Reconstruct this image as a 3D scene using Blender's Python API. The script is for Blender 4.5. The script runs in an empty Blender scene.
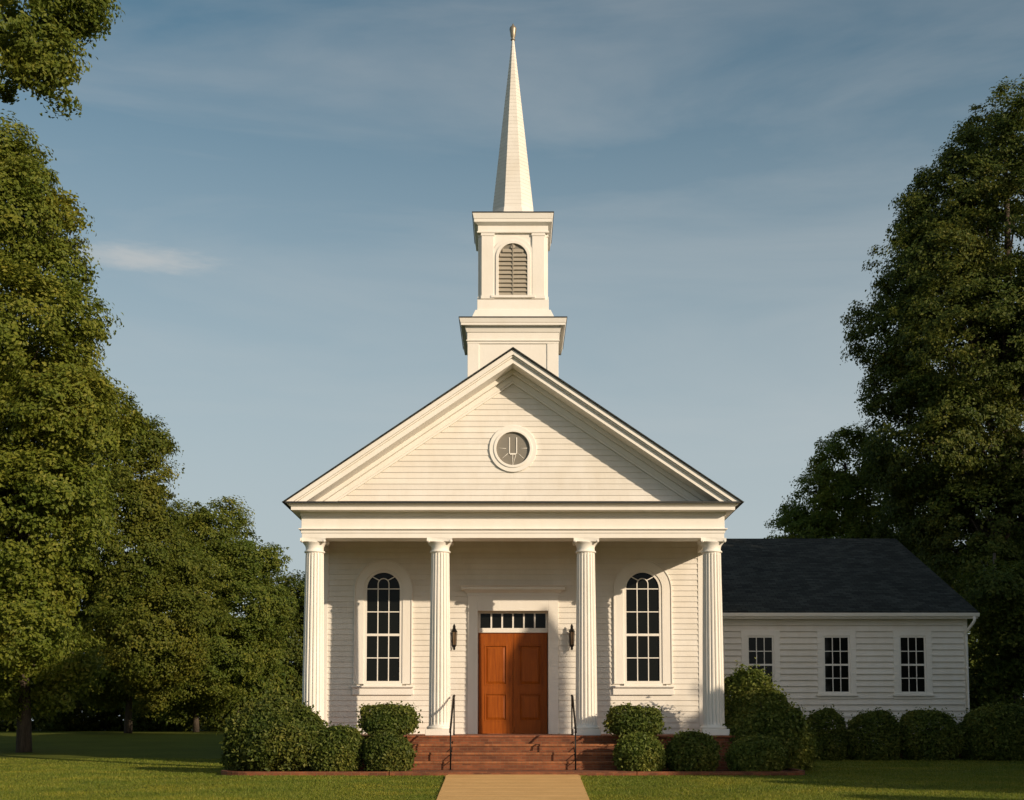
import bpy, math, random
import numpy as np

random.seed(7)
RNG = np.random.default_rng(11)
R = math.radians
SC = bpy.context.scene
COL = SC.collection

# ------------------------------------------------------------------ camera
F, CX, CY, PITCH, EYE = 1250.0, 513.0, 633.0, R(4.0), 1.30
cam = bpy.data.cameras.new('camera')
cam.sensor_width = 36.0
cam.lens = F / 1024.0 * 36.0
cam.shift_x = -(CX - 512.0) / 1024.0
cam.shift_y = (CY - 400.0) / 1024.0
cam.clip_start, cam.clip_end = 0.1, 5000.0
cam_ob = bpy.data.objects.new('camera', cam)
cam_ob.location = (0, 0, EYE)
cam_ob.rotation_euler = (R(90) + PITCH, 0, 0)
COL.objects.link(cam_ob)
SC.camera = cam_ob

# ------------------------------------------------------------------ light
SUN_EL, SUN_AZ = R(17.6), R(47.5)            # azimuth: to the right of straight behind the camera
sdir = (math.sin(SUN_AZ) * math.cos(SUN_EL), -math.cos(SUN_AZ) * math.cos(SUN_EL), math.sin(SUN_EL))
world = bpy.data.worlds.new('World')
SC.world = world
world.use_nodes = True
wn, wl = world.node_tree.nodes, world.node_tree.links
wn.clear()
w_out = wn.new('ShaderNodeOutputWorld')
w_bg = wn.new('ShaderNodeBackground')
sky = wn.new('ShaderNodeTexSky')
sky.sky_type = 'NISHITA'
sky.sun_disc = False
sky.sun_elevation = SUN_EL
sky.sun_rotation = math.atan2(sdir[0], sdir[1])
sky.altitude = 200
sky.air_density, sky.dust_density, sky.ozone_density = 1.0, 3.2, 1.3
w_bg.inputs['Strength'].default_value = 0.093
# thin high cloud: stretched noise over the sky dome
from mathutils import Vector
tc = wn.new('ShaderNodeTexCoord')
mp = wn.new('ShaderNodeMapping')
mp.inputs['Scale'].default_value = (2.2, 2.2, 11.0)
mp.inputs['Rotation'].default_value = (0.0, R(7), 0.0)
mp.inputs['Location'].default_value = (0.62, 0.3, 0.4)
nz = wn.new('ShaderNodeTexNoise')
nz.inputs['Scale'].default_value = 1.1
nz.inputs['Detail'].default_value = 7
nz.inputs['Roughness'].default_value = 0.55
nz.inputs['Distortion'].default_value = 0.5
cr = wn.new('ShaderNodeValToRGB')
cr.color_ramp.elements[0].position, cr.color_ramp.elements[0].color = 0.43, (0, 0, 0, 1)
cr.color_ramp.elements[1].position, cr.color_ramp.elements[1].color = 0.80, (1, 1, 1, 1)
mul = wn.new('ShaderNodeMath'); mul.operation = 'MULTIPLY'; mul.inputs[1].default_value = 0.40
mix = wn.new('ShaderNodeMixRGB')
mix.inputs['Color2'].default_value = (5.6, 5.5, 5.3, 1)
hs = wn.new('ShaderNodeHueSaturation')
hs.inputs['Saturation'].default_value = 1.12
hs.inputs['Hue'].default_value = 0.476
hs.inputs['Value'].default_value = 1.0
wl.new(tc.outputs['Generated'], mp.inputs['Vector'])
wl.new(mp.outputs['Vector'], nz.inputs['Vector'])
wl.new(nz.outputs['Fac'], cr.inputs['Fac'])
wl.new(cr.outputs['Color'], mul.inputs[0])
wl.new(mul.outputs[0], mix.inputs['Fac'])
wl.new(sky.outputs['Color'], hs.inputs['Color'])
wl.new(hs.outputs['Color'], mix.inputs['Color1'])
# pale air towards the horizon
sx = wn.new('ShaderNodeSeparateXYZ')
hz = wn.new('ShaderNodeMapRange'); hz.interpolation_type = 'SMOOTHSTEP'
hz.inputs['From Min'].default_value, hz.inputs['From Max'].default_value = 0.56, 0.10
hz.inputs['To Min'].default_value, hz.inputs['To Max'].default_value = 0.0, 0.86
hmix = wn.new('ShaderNodeMixRGB')
hmix.inputs['Color2'].default_value = (4.7, 5.35, 5.6, 1)
wl.new(tc.outputs['Generated'], sx.inputs[0])
wl.new(sx.outputs['Z'], hz.inputs['Value'])
wl.new(hz.outputs['Result'], hmix.inputs['Fac'])
wl.new(mix.outputs['Color'], hmix.inputs['Color1'])
# one bright wisp of cloud, up and to the left
wmp = wn.new('ShaderNodeMapping')
wdir = Vector((-0.272, 0.898, 0.340))
sub = wn.new('ShaderNodeVectorMath'); sub.operation = 'SUBTRACT'; sub.inputs[1].default_value = wdir
wmp.vector_type = 'POINT'
wmp.inputs['Rotation'].default_value = (0, R(-1), 0)
wmp.inputs['Scale'].default_value = (1 / 0.060, 0.0, 1 / 0.0105)
wnz = wn.new('ShaderNodeTexNoise'); wnz.inputs['Scale'].default_value = 16; wnz.inputs['Detail'].default_value = 6; wnz.inputs['Roughness'].default_value = 0.6
wad = wn.new('ShaderNodeVectorMath'); wad.operation = 'MULTIPLY_ADD'
wad.inputs[1].default_value = (1.3, 0, 1.3)
wlen = wn.new('ShaderNodeVectorMath'); wlen.operation = 'LENGTH'
wof = wn.new('ShaderNodeVectorMath'); wof.operation = 'SUBTRACT'; wof.inputs[1].default_value = (0.65, 0, 0.65)
wmr = wn.new('ShaderNodeMapRange'); wmr.interpolation_type = 'SMOOTHSTEP'
wmr.inputs['From Min'].default_value, wmr.inputs['From Max'].default_value = 1.15, 0.0
wmr.inputs['To Min'].default_value, wmr.inputs['To Max'].default_value = 0.0, 0.50
wmix = wn.new('ShaderNodeMixRGB'); wmix.inputs['Color2'].default_value = (6.3, 6.0, 5.6, 1)
wl.new(tc.outputs['Generated'], sub.inputs[0]); wl.new(sub.outputs[0], wmp.inputs['Vector'])
wl.new(mp.outputs['Vector'], wnz.inputs['Vector'])
wl.new(wnz.outputs['Color'], wad.inputs[0]); wl.new(wmp.outputs[0], wad.inputs[2])
wl.new(wad.outputs[0], wof.inputs[0]); wl.new(wof.outputs[0], wlen.inputs[0])
wl.new(wlen.outputs['Value'], wmr.inputs['Value'])
wl.new(wmr.outputs['Result'], wmix.inputs['Fac']); wl.new(hmix.outputs['Color'], wmix.inputs['Color1'])
wl.new(wmix.outputs['Color'], w_bg.inputs['Color'])
wl.new(w_bg.outputs[0], w_out.inputs['Surface'])

sun = bpy.data.lights.new('sun', 'SUN')
sun.energy = 4.15
sun.angle = R(0.55)
sun.color = (1.0, 0.815, 0.60)
sun_ob = bpy.data.objects.new('sun', sun)
from mathutils import Vector
sun_ob.rotation_euler = Vector((-sdir[0], -sdir[1], -sdir[2])).to_track_quat('-Z', 'Y').to_euler()
sun_ob.location = (30, -30, 30)
COL.objects.link(sun_ob)

SC.view_settings.view_transform = 'Standard'
SC.view_settings.look = 'None'
SC.view_settings.exposure = 0.12
SC.view_settings.gamma = 1.0
SC.view_settings.use_curve_mapping = False
SC.render.engine = 'CYCLES'
SC.cycles.use_denoising = True
SC.cycles.max_bounces = 8
SC.cycles.transparent_max_bounces = 8
SC.cycles.sample_clamp_indirect = 6.0

# ------------------------------------------------------------------ helpers
ct, st = math.cos(PITCH), math.sin(PITCH)


def gz(y):
    """height of the lawn: level round the church, rising gently behind"""
    t = min(max((y - 37.0) / 30.0, 0.0), 1.0)
    return 0.62 * t * t * (3 - 2 * t)


def Z(py, y):
    q = (CY - py) / F
    return EYE + y * (q * ct + st) / (ct - q * st)


def X(px, y, z=None, py=None):
    if z is None:
        z = Z(py, y)
    return (px - CX) / F * (y * ct + (z - EYE) * st)


def at(px, py, y):
    z = Z(py, y)
    return (X(px, y, z), y, z)


ORG = {}


def tag(o, label=None, cat=None, group=None, kind=None):
    if label: o['label'] = label
    if cat: o['category'] = cat
    if group: o['group'] = group
    if kind: o['kind'] = kind
    return o


def thing(name, loc, label, cat, group=None):
    o = bpy.data.objects.new(name, None)
    o.empty_display_size = 0.3
    o.location = loc
    COL.objects.link(o)
    ORG[o.name] = tuple(loc)
    return tag(o, label, cat, group)


class MB:
    """collects faces, builds ONE mesh object with metre-scale box-projected UVs"""

    def __init__(s):
        s.v, s.f, s.sm = [], [], []

    def add(s, verts, faces, smooth=False):
        b = len(s.v)
        s.v += [tuple(p) for p in verts]
        for f in faces:
            s.f.append(tuple(b + i for i in f))
            s.sm.append(smooth)
        return s

    def box(s, x0, x1, y0, y1, z0, z1, flare=0.0, fy=None):
        """flare: how much wider the top is than the bottom on every side"""
        fy = flare if fy is None else fy
        a = flare
        v = [(x0, y0, z0), (x1, y0, z0), (x1, y1, z0), (x0, y1, z0),
             (x0 - a, y0 - fy, z1), (x1 + a, y0 - fy, z1), (x1 + a, y1 + fy, z1), (x0 - a, y1 + fy, z1)]
        return s.add(v, [(3, 2, 1, 0), (4, 5, 6, 7), (0, 1, 5, 4), (1, 2, 6, 5), (2, 3, 7, 6), (3, 0, 4, 7)])

    def prism(s, poly, y0, y1):
        """poly: (x,z) counter-clockwise seen from -y"""
        n = len(poly)
        v = [(x, y0, z) for x, z in poly] + [(x, y1, z) for x, z in poly]
        f = [tuple(range(n)), tuple(range(2 * n - 1, n - 1, -1))]
        for i in range(n):
            j = (i + 1) % n
            f.append((i, i + n, j + n, j))
        return s.add(v, f)

    def prism_x(s, poly, x0, x1):
        """poly: (y,z)"""
        n = len(poly)
        v = [(x0, y, z) for y, z in poly] + [(x1, y, z) for y, z in poly]
        f = [tuple(range(n)), tuple(range(2 * n - 1, n - 1, -1))]
        for i in range(n):
            j = (i + 1) % n
            f.append((i, i + n, j + n, j))
        return s.add(v, f)

    def strip(s, inner, outer, y0, y1, closed=True):
        """flat frame between two (x,z) paths of equal length, extruded in y"""
        n = len(inner)
        v = [(x, y0, z) for x, z in inner] + [(x, y0, z) for x, z in outer] + \
            [(x, y1, z) for x, z in inner] + [(x, y1, z) for x, z in outer]
        f = []
        m = n if closed else n - 1
        for i in range(m):
            j = (i + 1) % n
            f += [(i, j, n + j, n + i), (2 * n + i, 3 * n + i, 3 * n + j, 2 * n + j),
                  (i, 2 * n + i, 2 * n + j, j), (n + i, n + j, 3 * n + j, 3 * n + i)]
        if not closed:
            f += [(0, n, 3 * n, 2 * n), (n - 1, 3 * n - 1, 4 * n - 1, 2 * n - 1)]
        return s.add(v, f)

    def lathe(s, prof, cx, cy, n=24, smooth=True, caps=True, rot=0.0):
        v = []
        for r, z in prof:
            for k in range(n):
                a = 2 * math.pi * k / n + rot
                v.append((cx + r * math.cos(a), cy + r * math.sin(a), z))
        f = []
        for i in range(len(prof) - 1):
            for k in range(n):
                j = (k + 1) % n
                f.append((i * n + k, i * n + j, (i + 1) * n + j, (i + 1) * n + k))
        s.add(v, f, smooth)
        if caps:
            b = len(s.v) - len(v)
            s.f.append(tuple(b + k for k in range(n - 1, -1, -1))); s.sm.append(False)
            t = b + (len(prof) - 1) * n
            s.f.append(tuple(t + k for k in range(n))); s.sm.append(False)
        return s

    def tube(s, pts, rad, n=8, smooth=True):
        pts = [Vector(p) for p in pts]
        if not hasattr(rad, '__len__'): rad = [rad] * len(pts)
        v = []
        up = Vector((0.13, 0.21, 1)).normalized()
        for i, p in enumerate(pts):
            d = (pts[min(i + 1, len(pts) - 1)] - pts[max(i - 1, 0)]).normalized()
            u = d.cross(up)
            if u.length < 1e-3: u = d.cross(Vector((1, 0, 0)))
            u.normalize(); w = d.cross(u)
            for k in range(n):
                a = 2 * math.pi * k / n
                v.append(p + (u * math.cos(a) + w * math.sin(a)) * rad[i])
        f = []
        for i in range(len(pts) - 1):
            for k in range(n):
                j = (k + 1) % n
                f.append((i * n + k, (i + 1) * n + k, (i + 1) * n + j, i * n + j))
        f.append(tuple(range(n)))
        f.append(tuple((len(pts) - 1) * n + k for k in range(n - 1, -1, -1)))
        return s.add(v, f, smooth)

    def build(s, name, mat, parent=None, bevel=0.0, org=None):
        if parent is not None and org is None: org = ORG[parent.name]
        org = org or (0, 0, 0)
        me = bpy.data.meshes.new(name)
        me.from_pydata([(a - org[0], b - org[1], c - org[2]) for a, b, c in s.v], [], s.f)
        uv = me.uv_layers.new(name='UVMap')
        data = np.empty(len(me.loops) * 2, dtype=np.float32)
        for p in me.polygons:
            nx, ny, nz_ = abs(p.normal.x), abs(p.normal.y), abs(p.normal.z)
            for li in p.loop_indices:
                x, y, z = s.v[me.loops[li].vertex_index]
                if nz_ > nx and nz_ > ny: u, w = x, y
                elif nx > ny: u, w = y, z
                else: u, w = x, z
                data[2 * li], data[2 * li + 1] = u, w
        uv.data.foreach_set('uv', data)
        me.polygons.foreach_set('use_smooth', s.sm)
        me.materials.append(mat)
        me.update()
        o = bpy.data.objects.new(name, me)
        COL.objects.link(o)
        if parent is not None:
            o.parent = parent
            ORG[o.name] = org
        else:
            o.location = org
            ORG[o.name] = org
        if bevel:
            b = o.modifiers.new('bevel', 'BEVEL')
            b.width, b.segments, b.limit_method, b.angle_limit = bevel, 2, 'ANGLE', R(40)
            b.harden_normals = False
        return o


# ------------------------------------------------------------------ materials
def new_mat(name):
    m = bpy.data.materials.new(name)
    m.use_nodes = True
    n, l = m.node_tree.nodes, m.node_tree.links
    p = n['Principled BSDF']
    return m, n, l, p


def N(n, kind, **kw):
    o = n.new(kind)
    for k, v in kw.items():
        if k in o.inputs: o.inputs[k].default_value = v
        else: setattr(o, k, v)
    return o


def ramp(n, stops):
    r = n.new('ShaderNodeValToRGB')
    e = r.color_ramp.elements
    while len(e) < len(stops): e.new(0.5)
    for el, (p, c) in zip(e, stops):
        el.position = p
        el.color = (*c, 1) if len(c) == 3 else c
    return r


def paint(name, col, rough=0.5, grime=0.10, island=0.05, bump=0.15, scale=3.0):
    """painted wood: board-to-board tint, streaky weathering, faint brush bump"""
    m, n, l, p = new_mat(name)
    tco = N(n, 'ShaderNodeTexCoord')
    mpn = N(n, 'ShaderNodeMapping'); mpn.inputs['Scale'].default_value = (1.0, 1.0, 0.45)
    noi = N(n, 'ShaderNodeTexNoise', Scale=scale, Detail=8, Roughness=0.6)
    noi2 = N(n, 'ShaderNodeTexNoise', Scale=0.6, Detail=4, Roughness=0.6)
    l.new(tco.outputs['Object'], mpn.inputs['Vector'])
    l.new(mpn.outputs['Vector'], noi.inputs['Vector']); l.new(tco.outputs['Object'], noi2.inputs['Vector'])
    d = tuple(c * k for c, k in zip(col, (1 - grime * 1.2, 1 - grime * 1.5, 1 - grime * 2.0)))
    r = ramp(n, [(0.30, d), (0.62, col)])
    add = N(n, 'ShaderNodeMath', operation='ADD'); sc = N(n, 'ShaderNodeMath', operation='MULTIPLY'); sc.inputs[1].default_value = 0.5
    l.new(noi.outputs['Fac'], add.inputs[0]); l.new(noi2.outputs['Fac'], add.inputs[1]); l.new(add.outputs[0], sc.inputs[0])
    l.new(sc.outputs[0], r.inputs['Fac'])
    geo = N(n, 'ShaderNodeNewGeometry')
    mr = N(n, 'ShaderNodeMapRange'); mr.inputs['To Min'].default_value = 1 - island; mr.inputs['To Max'].default_value = 1.0
    l.new(geo.outputs['Random Per Island'], mr.inputs['Value'])
    mu = N(n, 'ShaderNodeMixRGB', blend_type='MULTIPLY'); mu.inputs['Fac'].default_value = 1
    l.new(r.outputs['Color'], mu.inputs['Color1']); l.new(mr.outputs['Result'], mu.inputs['Color2'])
    l.new(mu.outputs['Color'], p.inputs['Base Color'])
    p.inputs['Roughness'].default_value = rough
    p.inputs['Specular IOR Level'].default_value = 0.3
    if bump:
        nb = N(n, 'ShaderNodeTexNoise', Scale=14, Detail=6, Roughness=0.65)
        l.new(mpn.outputs['Vector'], nb.inputs['Vector'])
        b = N(n, 'ShaderNodeBump', Strength=bump, Distance=0.02)
        l.new(nb.outputs['Fac'], b.inputs['Height']); l.new(b.outputs['Normal'], p.inputs['Normal'])
    return m


def brick_mat(name, c1, c2, mortar, bw=0.205, rh=0.07):
    m, n, l, p = new_mat(name)
    uv = N(n, 'ShaderNodeUVMap')
    bt = N(n, 'ShaderNodeTexBrick', Scale=1.0)
    bt.inputs['Color1'].default_value = (*c1, 1); bt.inputs['Color2'].default_value = (*c2, 1)
    bt.inputs['Mortar'].default_value = (*mortar, 1)
    bt.inputs['Mortar Size'].default_value = 0.006; bt.inputs['Brick Width'].default_value = bw
    bt.inputs['Row Height'].default_value = rh; bt.inputs['Bias'].default_value = -0.1
    l.new(uv.outputs['UV'], bt.inputs['Vector'])
    noi = N(n, 'ShaderNodeTexNoise', Scale=2.2, Detail=8, Roughness=0.7)
    tco = N(n, 'ShaderNodeTexCoord'); l.new(tco.outputs['Object'], noi.inputs['Vector'])
    r = ramp(n, [(0.3, (0.5, 0.47, 0.45)), (0.7, (1.15, 1.1, 1.05))])
    l.new(noi.outputs['Fac'], r.inputs['Fac'])
    mu = N(n, 'ShaderNodeMixRGB', blend_type='MULTIPLY'); mu.inputs['Fac'].default_value = 1
    l.new(bt.outputs['Color'], mu.inputs['Color1']); l.new(r.outputs['Color'], mu.inputs['Color2'])
    l.new(mu.outputs['Color'], p.inputs['Base Color'])
    p.inputs['Roughness'].default_value = 0.85
    b = N(n, 'ShaderNodeBump', Strength=0.5, Distance=0.01); b.invert = True
    l.new(bt.outputs['Fac'], b.inputs['Height']); l.new(b.outputs['Normal'], p.inputs['Normal'])
    return m


def plain(name, col, rough=0.5, metal=0.0, spec=0.5):
    m, n, l, p = new_mat(name)
    noi = N(n, 'ShaderNodeTexNoise', Scale=9, Detail=5, Roughness=0.6)
    tco = N(n, 'ShaderNodeTexCoord'); l.new(tco.outputs['Object'], noi.inputs['Vector'])
    r = ramp(n, [(0.3, tuple(c * 0.78 for c in col)), (0.7, col)])
    l.new(noi.outputs['Fac'], r.inputs['Fac']); l.new(r.outputs['Color'], p.inputs['Base Color'])
    p.inputs['Roughness'].default_value = rough; p.inputs['Metallic'].default_value = metal
    p.inputs['Specular IOR Level'].default_value = spec
    return m


def wood_mat():
    m, n, l, p = new_mat('stained_wood')
    tco = N(n, 'ShaderNodeTexCoord')
    mpn = N(n, 'ShaderNodeMapping'); mpn.inputs['Scale'].default_value = (16, 16, 0.9)
    noi = N(n, 'ShaderNodeTexNoise', Scale=1.6, Detail=8, Roughness=0.6, Distortion=0.6)
    l.new(tco.outputs['Object'], mpn.inputs['Vector']); l.new(mpn.outputs['Vector'], noi.inputs['Vector'])
    r = ramp(n, [(0.25, (0.20, 0.043, 0.004)), (0.75, (0.385, 0.098, 0.008))])
    l.new(noi.outputs['Fac'], r.inputs['Fac']); l.new(r.outputs['Color'], p.inputs['Base Color'])
    p.inputs['Roughness'].default_value = 0.45
    p.inputs['Specular IOR Level'].default_value = 0.2
    b = N(n, 'ShaderNodeBump', Strength=0.12, Distance=0.01)
    l.new(noi.outputs['Fac'], b.inputs['Height']); l.new(b.outputs['Normal'], p.inputs['Normal'])
    return m


def shingle_mat(name, c1, c2):
    m, n, l, p = new_mat(name)
    uv = N(n, 'ShaderNodeUVMap')
    bt = N(n, 'ShaderNodeTexBrick', Scale=1.0)
    bt.inputs['Color1'].default_value = (*c1, 1); bt.inputs['Color2'].default_value = (*c2, 1)
    bt.inputs['Mortar'].default_value = (0.006, 0.007, 0.007, 1)
    bt.inputs['Mortar Size'].default_value = 0.008; bt.inputs['Brick Width'].default_value = 0.32
    bt.inputs['Row Height'].default_value = 0.16; bt.inputs['Bias'].default_value = 0.0
    l.new(uv.outputs['UV'], bt.inputs['Vector'])
    noi = N(n, 'ShaderNodeTexNoise', Scale=0.8, Detail=8, Roughness=0.7)
    tco = N(n, 'ShaderNodeTexCoord'); l.new(tco.outputs['Object'], noi.inputs['Vector'])
    r = ramp(n, [(0.3, (0.65, 0.65, 0.65)), (0.7, (1.2, 1.2, 1.2))])
    l.new(noi.outputs['Fac'], r.inputs['Fac'])
    mu = N(n, 'ShaderNodeMixRGB', blend_type='MULTIPLY'); mu.inputs['Fac'].default_value = 1
    l.new(bt.outputs['Color'], mu.inputs['Color1']); l.new(r.outputs['Color'], mu.inputs['Color2'])
    l.new(mu.outputs['Color'], p.inputs['Base Color'])
    p.inputs['Roughness'].default_value = 0.9
    p.inputs['Specular IOR Level'].default_value = 0.15
    b = N(n, 'ShaderNodeBump', Strength=0.5, Distance=0.02); b.invert = True
    l.new(bt.outputs['Fac'], b.inputs['Height']); l.new(b.outputs['Normal'], p.inputs['Normal'])
    return m


def glass_mat():
    m, n, l, p = new_mat('dark_window_glass')
    p.inputs['Base Color'].default_value = (0.008, 0.009, 0.008, 1)
    p.inputs['Roughness'].default_value = 0.04
    p.inputs['Specular IOR Level'].default_value = 0.13
    noi = N(n, 'ShaderNodeTexNoise', Scale=1.7, Detail=2)
    tco = N(n, 'ShaderNodeTexCoord'); l.new(tco.outputs['Object'], noi.inputs['Vector'])
    b = N(n, 'ShaderNodeBump', Strength=0.08, Distance=0.05)
    l.new(noi.outputs['Fac'], b.inputs['Height']); l.new(b.outputs['Normal'], p.inputs['Normal'])
    return m


def leaf_mat(name, cols, trans=0.3, patches=False):
    m, n, l, p = new_mat(name)
    geo = N(n, 'ShaderNodeNewGeometry')
    r = ramp(n, cols)
    l.new(geo.outputs['Random Per Island'], r.inputs['Fac'])
    oi = N(n, 'ShaderNodeObjectInfo')
    h = N(n, 'ShaderNodeHueSaturation')
    mr = N(n, 'ShaderNodeMapRange'); mr.inputs['To Min'].default_value = 0.8; mr.inputs['To Max'].default_value = 1.15
    l.new(oi.outputs['Random'], mr.inputs['Value']); l.new(mr.outputs['Result'], h.inputs['Value'])
    l.new(r.outputs['Color'], h.inputs['Color']); l.new(h.outputs['Color'], p.inputs['Base Color'])
    src = h
    if patches:          # drier and lusher turf; in foliage, yellower clumps, partly sunlight put into colour
        tco = N(n, 'ShaderNodeTexCoord'); pn = N(n, 'ShaderNodeTexNoise', Scale=patches, Detail=5, Roughness=0.6)
        l.new(tco.outputs['Object'], pn.inputs['Vector'])
        pr = ramp(n, [(0.32, (0.66, 0.80, 0.75)), (0.52, (1, 1, 1)), (0.68, (1.36, 1.18, 1.1))])
        l.new(pn.outputs['Fac'], pr.inputs['Fac'])
        src = N(n, 'ShaderNodeMixRGB', blend_type='MULTIPLY'); src.inputs['Fac'].default_value = 1
        l.new(h.outputs['Color'], src.inputs['Color1']); l.new(pr.outputs['Color'], src.inputs['Color2'])
        l.new(src.outputs['Color'], p.inputs['Base Color'])
    p.inputs['Roughness'].default_value = 0.55
    p.inputs['Specular IOR Level'].default_value = 0.25
    tr = N(n, 'ShaderNodeBsdfTranslucent'); mx = N(n, 'ShaderNodeMixShader'); mx.inputs['Fac'].default_value = trans
    out = n['Material Output']
    hh = N(n, 'ShaderNodeHueSaturation'); hh.inputs['Hue'].default_value = 0.485; hh.inputs['Value'].default_value = 1.15
    l.new(src.outputs['Color'], hh.inputs['Color']); l.new(hh.outputs['Color'], tr.inputs['Color'])
    l.new(p.outputs[0], mx.inputs[1]); l.new(tr.outputs[0], mx.inputs[2]); l.new(mx.outputs[0], out.inputs['Surface'])
    return m


def bark_mat():
    m, n, l, p = new_mat('bark')
    tco = N(n, 'ShaderNodeTexCoord')
    mpn = N(n, 'ShaderNodeMapping'); mpn.inputs['Scale'].default_value = (5, 5, 0.7)
    noi = N(n, 'ShaderNodeTexNoise', Scale=2.5, Detail=8, Roughness=0.7)
    l.new(tco.outputs['Object'], mpn.inputs['Vector']); l.new(mpn.outputs['Vector'], noi.inputs['Vector'])
    r = ramp(n, [(0.3, (0.025, 0.018, 0.012)), (0.7, (0.12, 0.092, 0.065))])
    l.new(noi.outputs['Fac'], r.inputs['Fac']); l.new(r.outputs['Color'], p.inputs['Base Color'])
    p.inputs['Roughness'].default_value = 0.9
    b = N(n, 'ShaderNodeBump', Strength=0.8, Distance=0.05)
    l.new(noi.outputs['Fac'], b.inputs['Height']); l.new(b.outputs['Normal'], p.inputs['Normal'])
    return m


def ground_mat(name, stops, scale, rough=0.95, bump=0.5, fine=30.0):
    m, n, l, p = new_mat(name)
    tco = N(n, 'ShaderNodeTexCoord')
    a = N(n, 'ShaderNodeTexNoise', Scale=scale, Detail=9, Roughness=0.65)
    b_ = N(n, 'ShaderNodeTexNoise', Scale=fine, Detail=6, Roughness=0.7)
    l.new(tco.outputs['Object'], a.inputs['Vector']); l.new(tco.outputs['Object'], b_.inputs['Vector'])
    mx = N(n, 'ShaderNodeMath', operation='ADD'); hf = N(n, 'ShaderNodeMath', operation='MULTIPLY'); hf.inputs[1].default_value = 0.5
    l.new(a.outputs['Fac'], mx.inputs[0]); l.new(b_.outputs['Fac'], mx.inputs[1]); l.new(mx.outputs[0], hf.inputs[0])
    r = ramp(n, stops); l.new(hf.outputs[0], r.inputs['Fac']); l.new(r.outputs['Color'], p.inputs['Base Color'])
    p.inputs['Roughness'].default_value = rough
    p.inputs['Specular IOR Level'].default_value = 0.1
    b = N(n, 'ShaderNodeBump', Strength=bump, Distance=0.03)
    l.new(b_.outputs['Fac'], b.inputs['Height']); l.new(b.outputs['Normal'], p.inputs['Normal'])
    return m


M_SIDING = paint('white_clapboard_paint', (0.80, 0.765, 0.70), rough=0.55, island=0.07)
M_TRIM = paint('white_trim_paint', (0.83, 0.80, 0.74), rough=0.45, island=0.0, grime=0.06)
M_SPIRE = paint('white_spire_paint', (0.80, 0.77, 0.71), rough=0.4, island=0.05, grime=0.12, scale=1.5)
M_LOUVRE = paint('grey_louvre_paint', (0.42, 0.38, 0.31), rough=0.6, island=0.1)
M_GREY = paint('grey_medallion_panel', (0.215, 0.20, 0.17), rough=0.7, island=0.0)
M_BRICK = brick_mat('red_brick', (0.27, 0.085, 0.030), (0.135, 0.040, 0.015), (0.20, 0.115, 0.062))
M_BRICKF = brick_mat('red_brick_floor', (0.35, 0.12, 0.05), (0.24, 0.075, 0.032), (0.27, 0.16, 0.095), bw=0.1, rh=0.2)
M_TREAD = brick_mat('sunlit_brick_tread', (0.37, 0.145, 0.055), (0.25, 0.09, 0.034), (0.26, 0.155, 0.085), bw=0.1, rh=0.2)  # paler than the risers: sunlit tread edges put into the colour
M_WOOD = wood_mat()
M_ROOF = shingle_mat('dark_shingle', (0.025, 0.027, 0.024), (0.056, 0.059, 0.052))
M_LEAD = plain('dark_flashing', (0.03, 0.03, 0.028), 0.5)
M_GLASS = glass_mat()
M_IRON = plain('black_iron', (0.012, 0.011, 0.010), 0.45, 0.6)
M_LAMPGLASS = plain('amber_lantern_glass', (0.20, 0.13, 0.075), 0.15)
M_BARK = bark_mat()
M_PATH = ground_mat('tan_concrete', [(0.3, (0.60, 0.355, 0.135)), (0.7, (0.82, 0.505, 0.21))], 1.2, bump=0.12, fine=40)
M_MULCH = ground_mat('bark_mulch', [(0.3, (0.05, 0.025, 0.015)), (0.7, (0.15, 0.075, 0.045))], 6, bump=1.0, fine=45)
M_LAWN = ground_mat('lawn_soil_and_turf', [(0.30, (0.055, 0.066, 0.008)), (0.55, (0.105, 0.122, 0.015)), (0.75, (0.145, 0.152, 0.022))], 0.35, bump=0.9, fine=16)
M_GRASS = leaf_mat('grass_blade', [(0.0, (0.094, 0.126, 0.011)), (0.6, (0.166, 0.200, 0.019)), (1.0, (0.285, 0.27, 0.05))], 0.3, patches=0.55)
M_LEAF_A = leaf_mat('leaf_olive', [(0.0, (0.100, 0.132, 0.015)), (0.6, (0.162, 0.190, 0.022)), (1.0, (0.235, 0.240, 0.038))], 0.42, patches=0.42)
M_LEAF_B = leaf_mat('leaf_green', [(0.0, (0.084, 0.120, 0.015)), (0.6, (0.134, 0.172, 0.022)), (1.0, (0.205, 0.222, 0.036))], 0.42, patches=0.42)
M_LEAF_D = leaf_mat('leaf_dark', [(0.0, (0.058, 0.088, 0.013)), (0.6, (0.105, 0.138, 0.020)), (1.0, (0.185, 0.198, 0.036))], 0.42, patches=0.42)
M_BOX = leaf_mat('boxwood_leaf', [(0.0, (0.060, 0.088, 0.014)), (0.6, (0.118, 0.150, 0.023)), (1.0, (0.215, 0.230, 0.050))], 0.35, patches=1.1)
M_TWIG = plain('shrub_stems', (0.035, 0.025, 0.015), 0.9)

# ------------------------------------------------------------------ ground
def build_ground():
    xs = [-900, -300, -120, -60, -30, -15, 0, 15, 30, 60, 120, 300, 900]
    ys = [-600, -150, -40, 0] + list(range(10, 80, 3)) + [90, 120, 200, 500, 1500]
    mb = MB()
    v = [(x, y, gz(y)) for y in ys for x in xs]
    nx = len(xs)
    f = [(j * nx + i, j * nx + i + 1, (j + 1) * nx + i + 1, (j + 1) * nx + i) for j in range(len(ys) - 1) for i in range(nx - 1)]
    mb.add(v, f, True)
    return tag(mb.build('ground', M_LAWN), kind='structure')


build_ground()
Y_EDGE = 29.5          # front of the brick landing and bed edging


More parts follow.
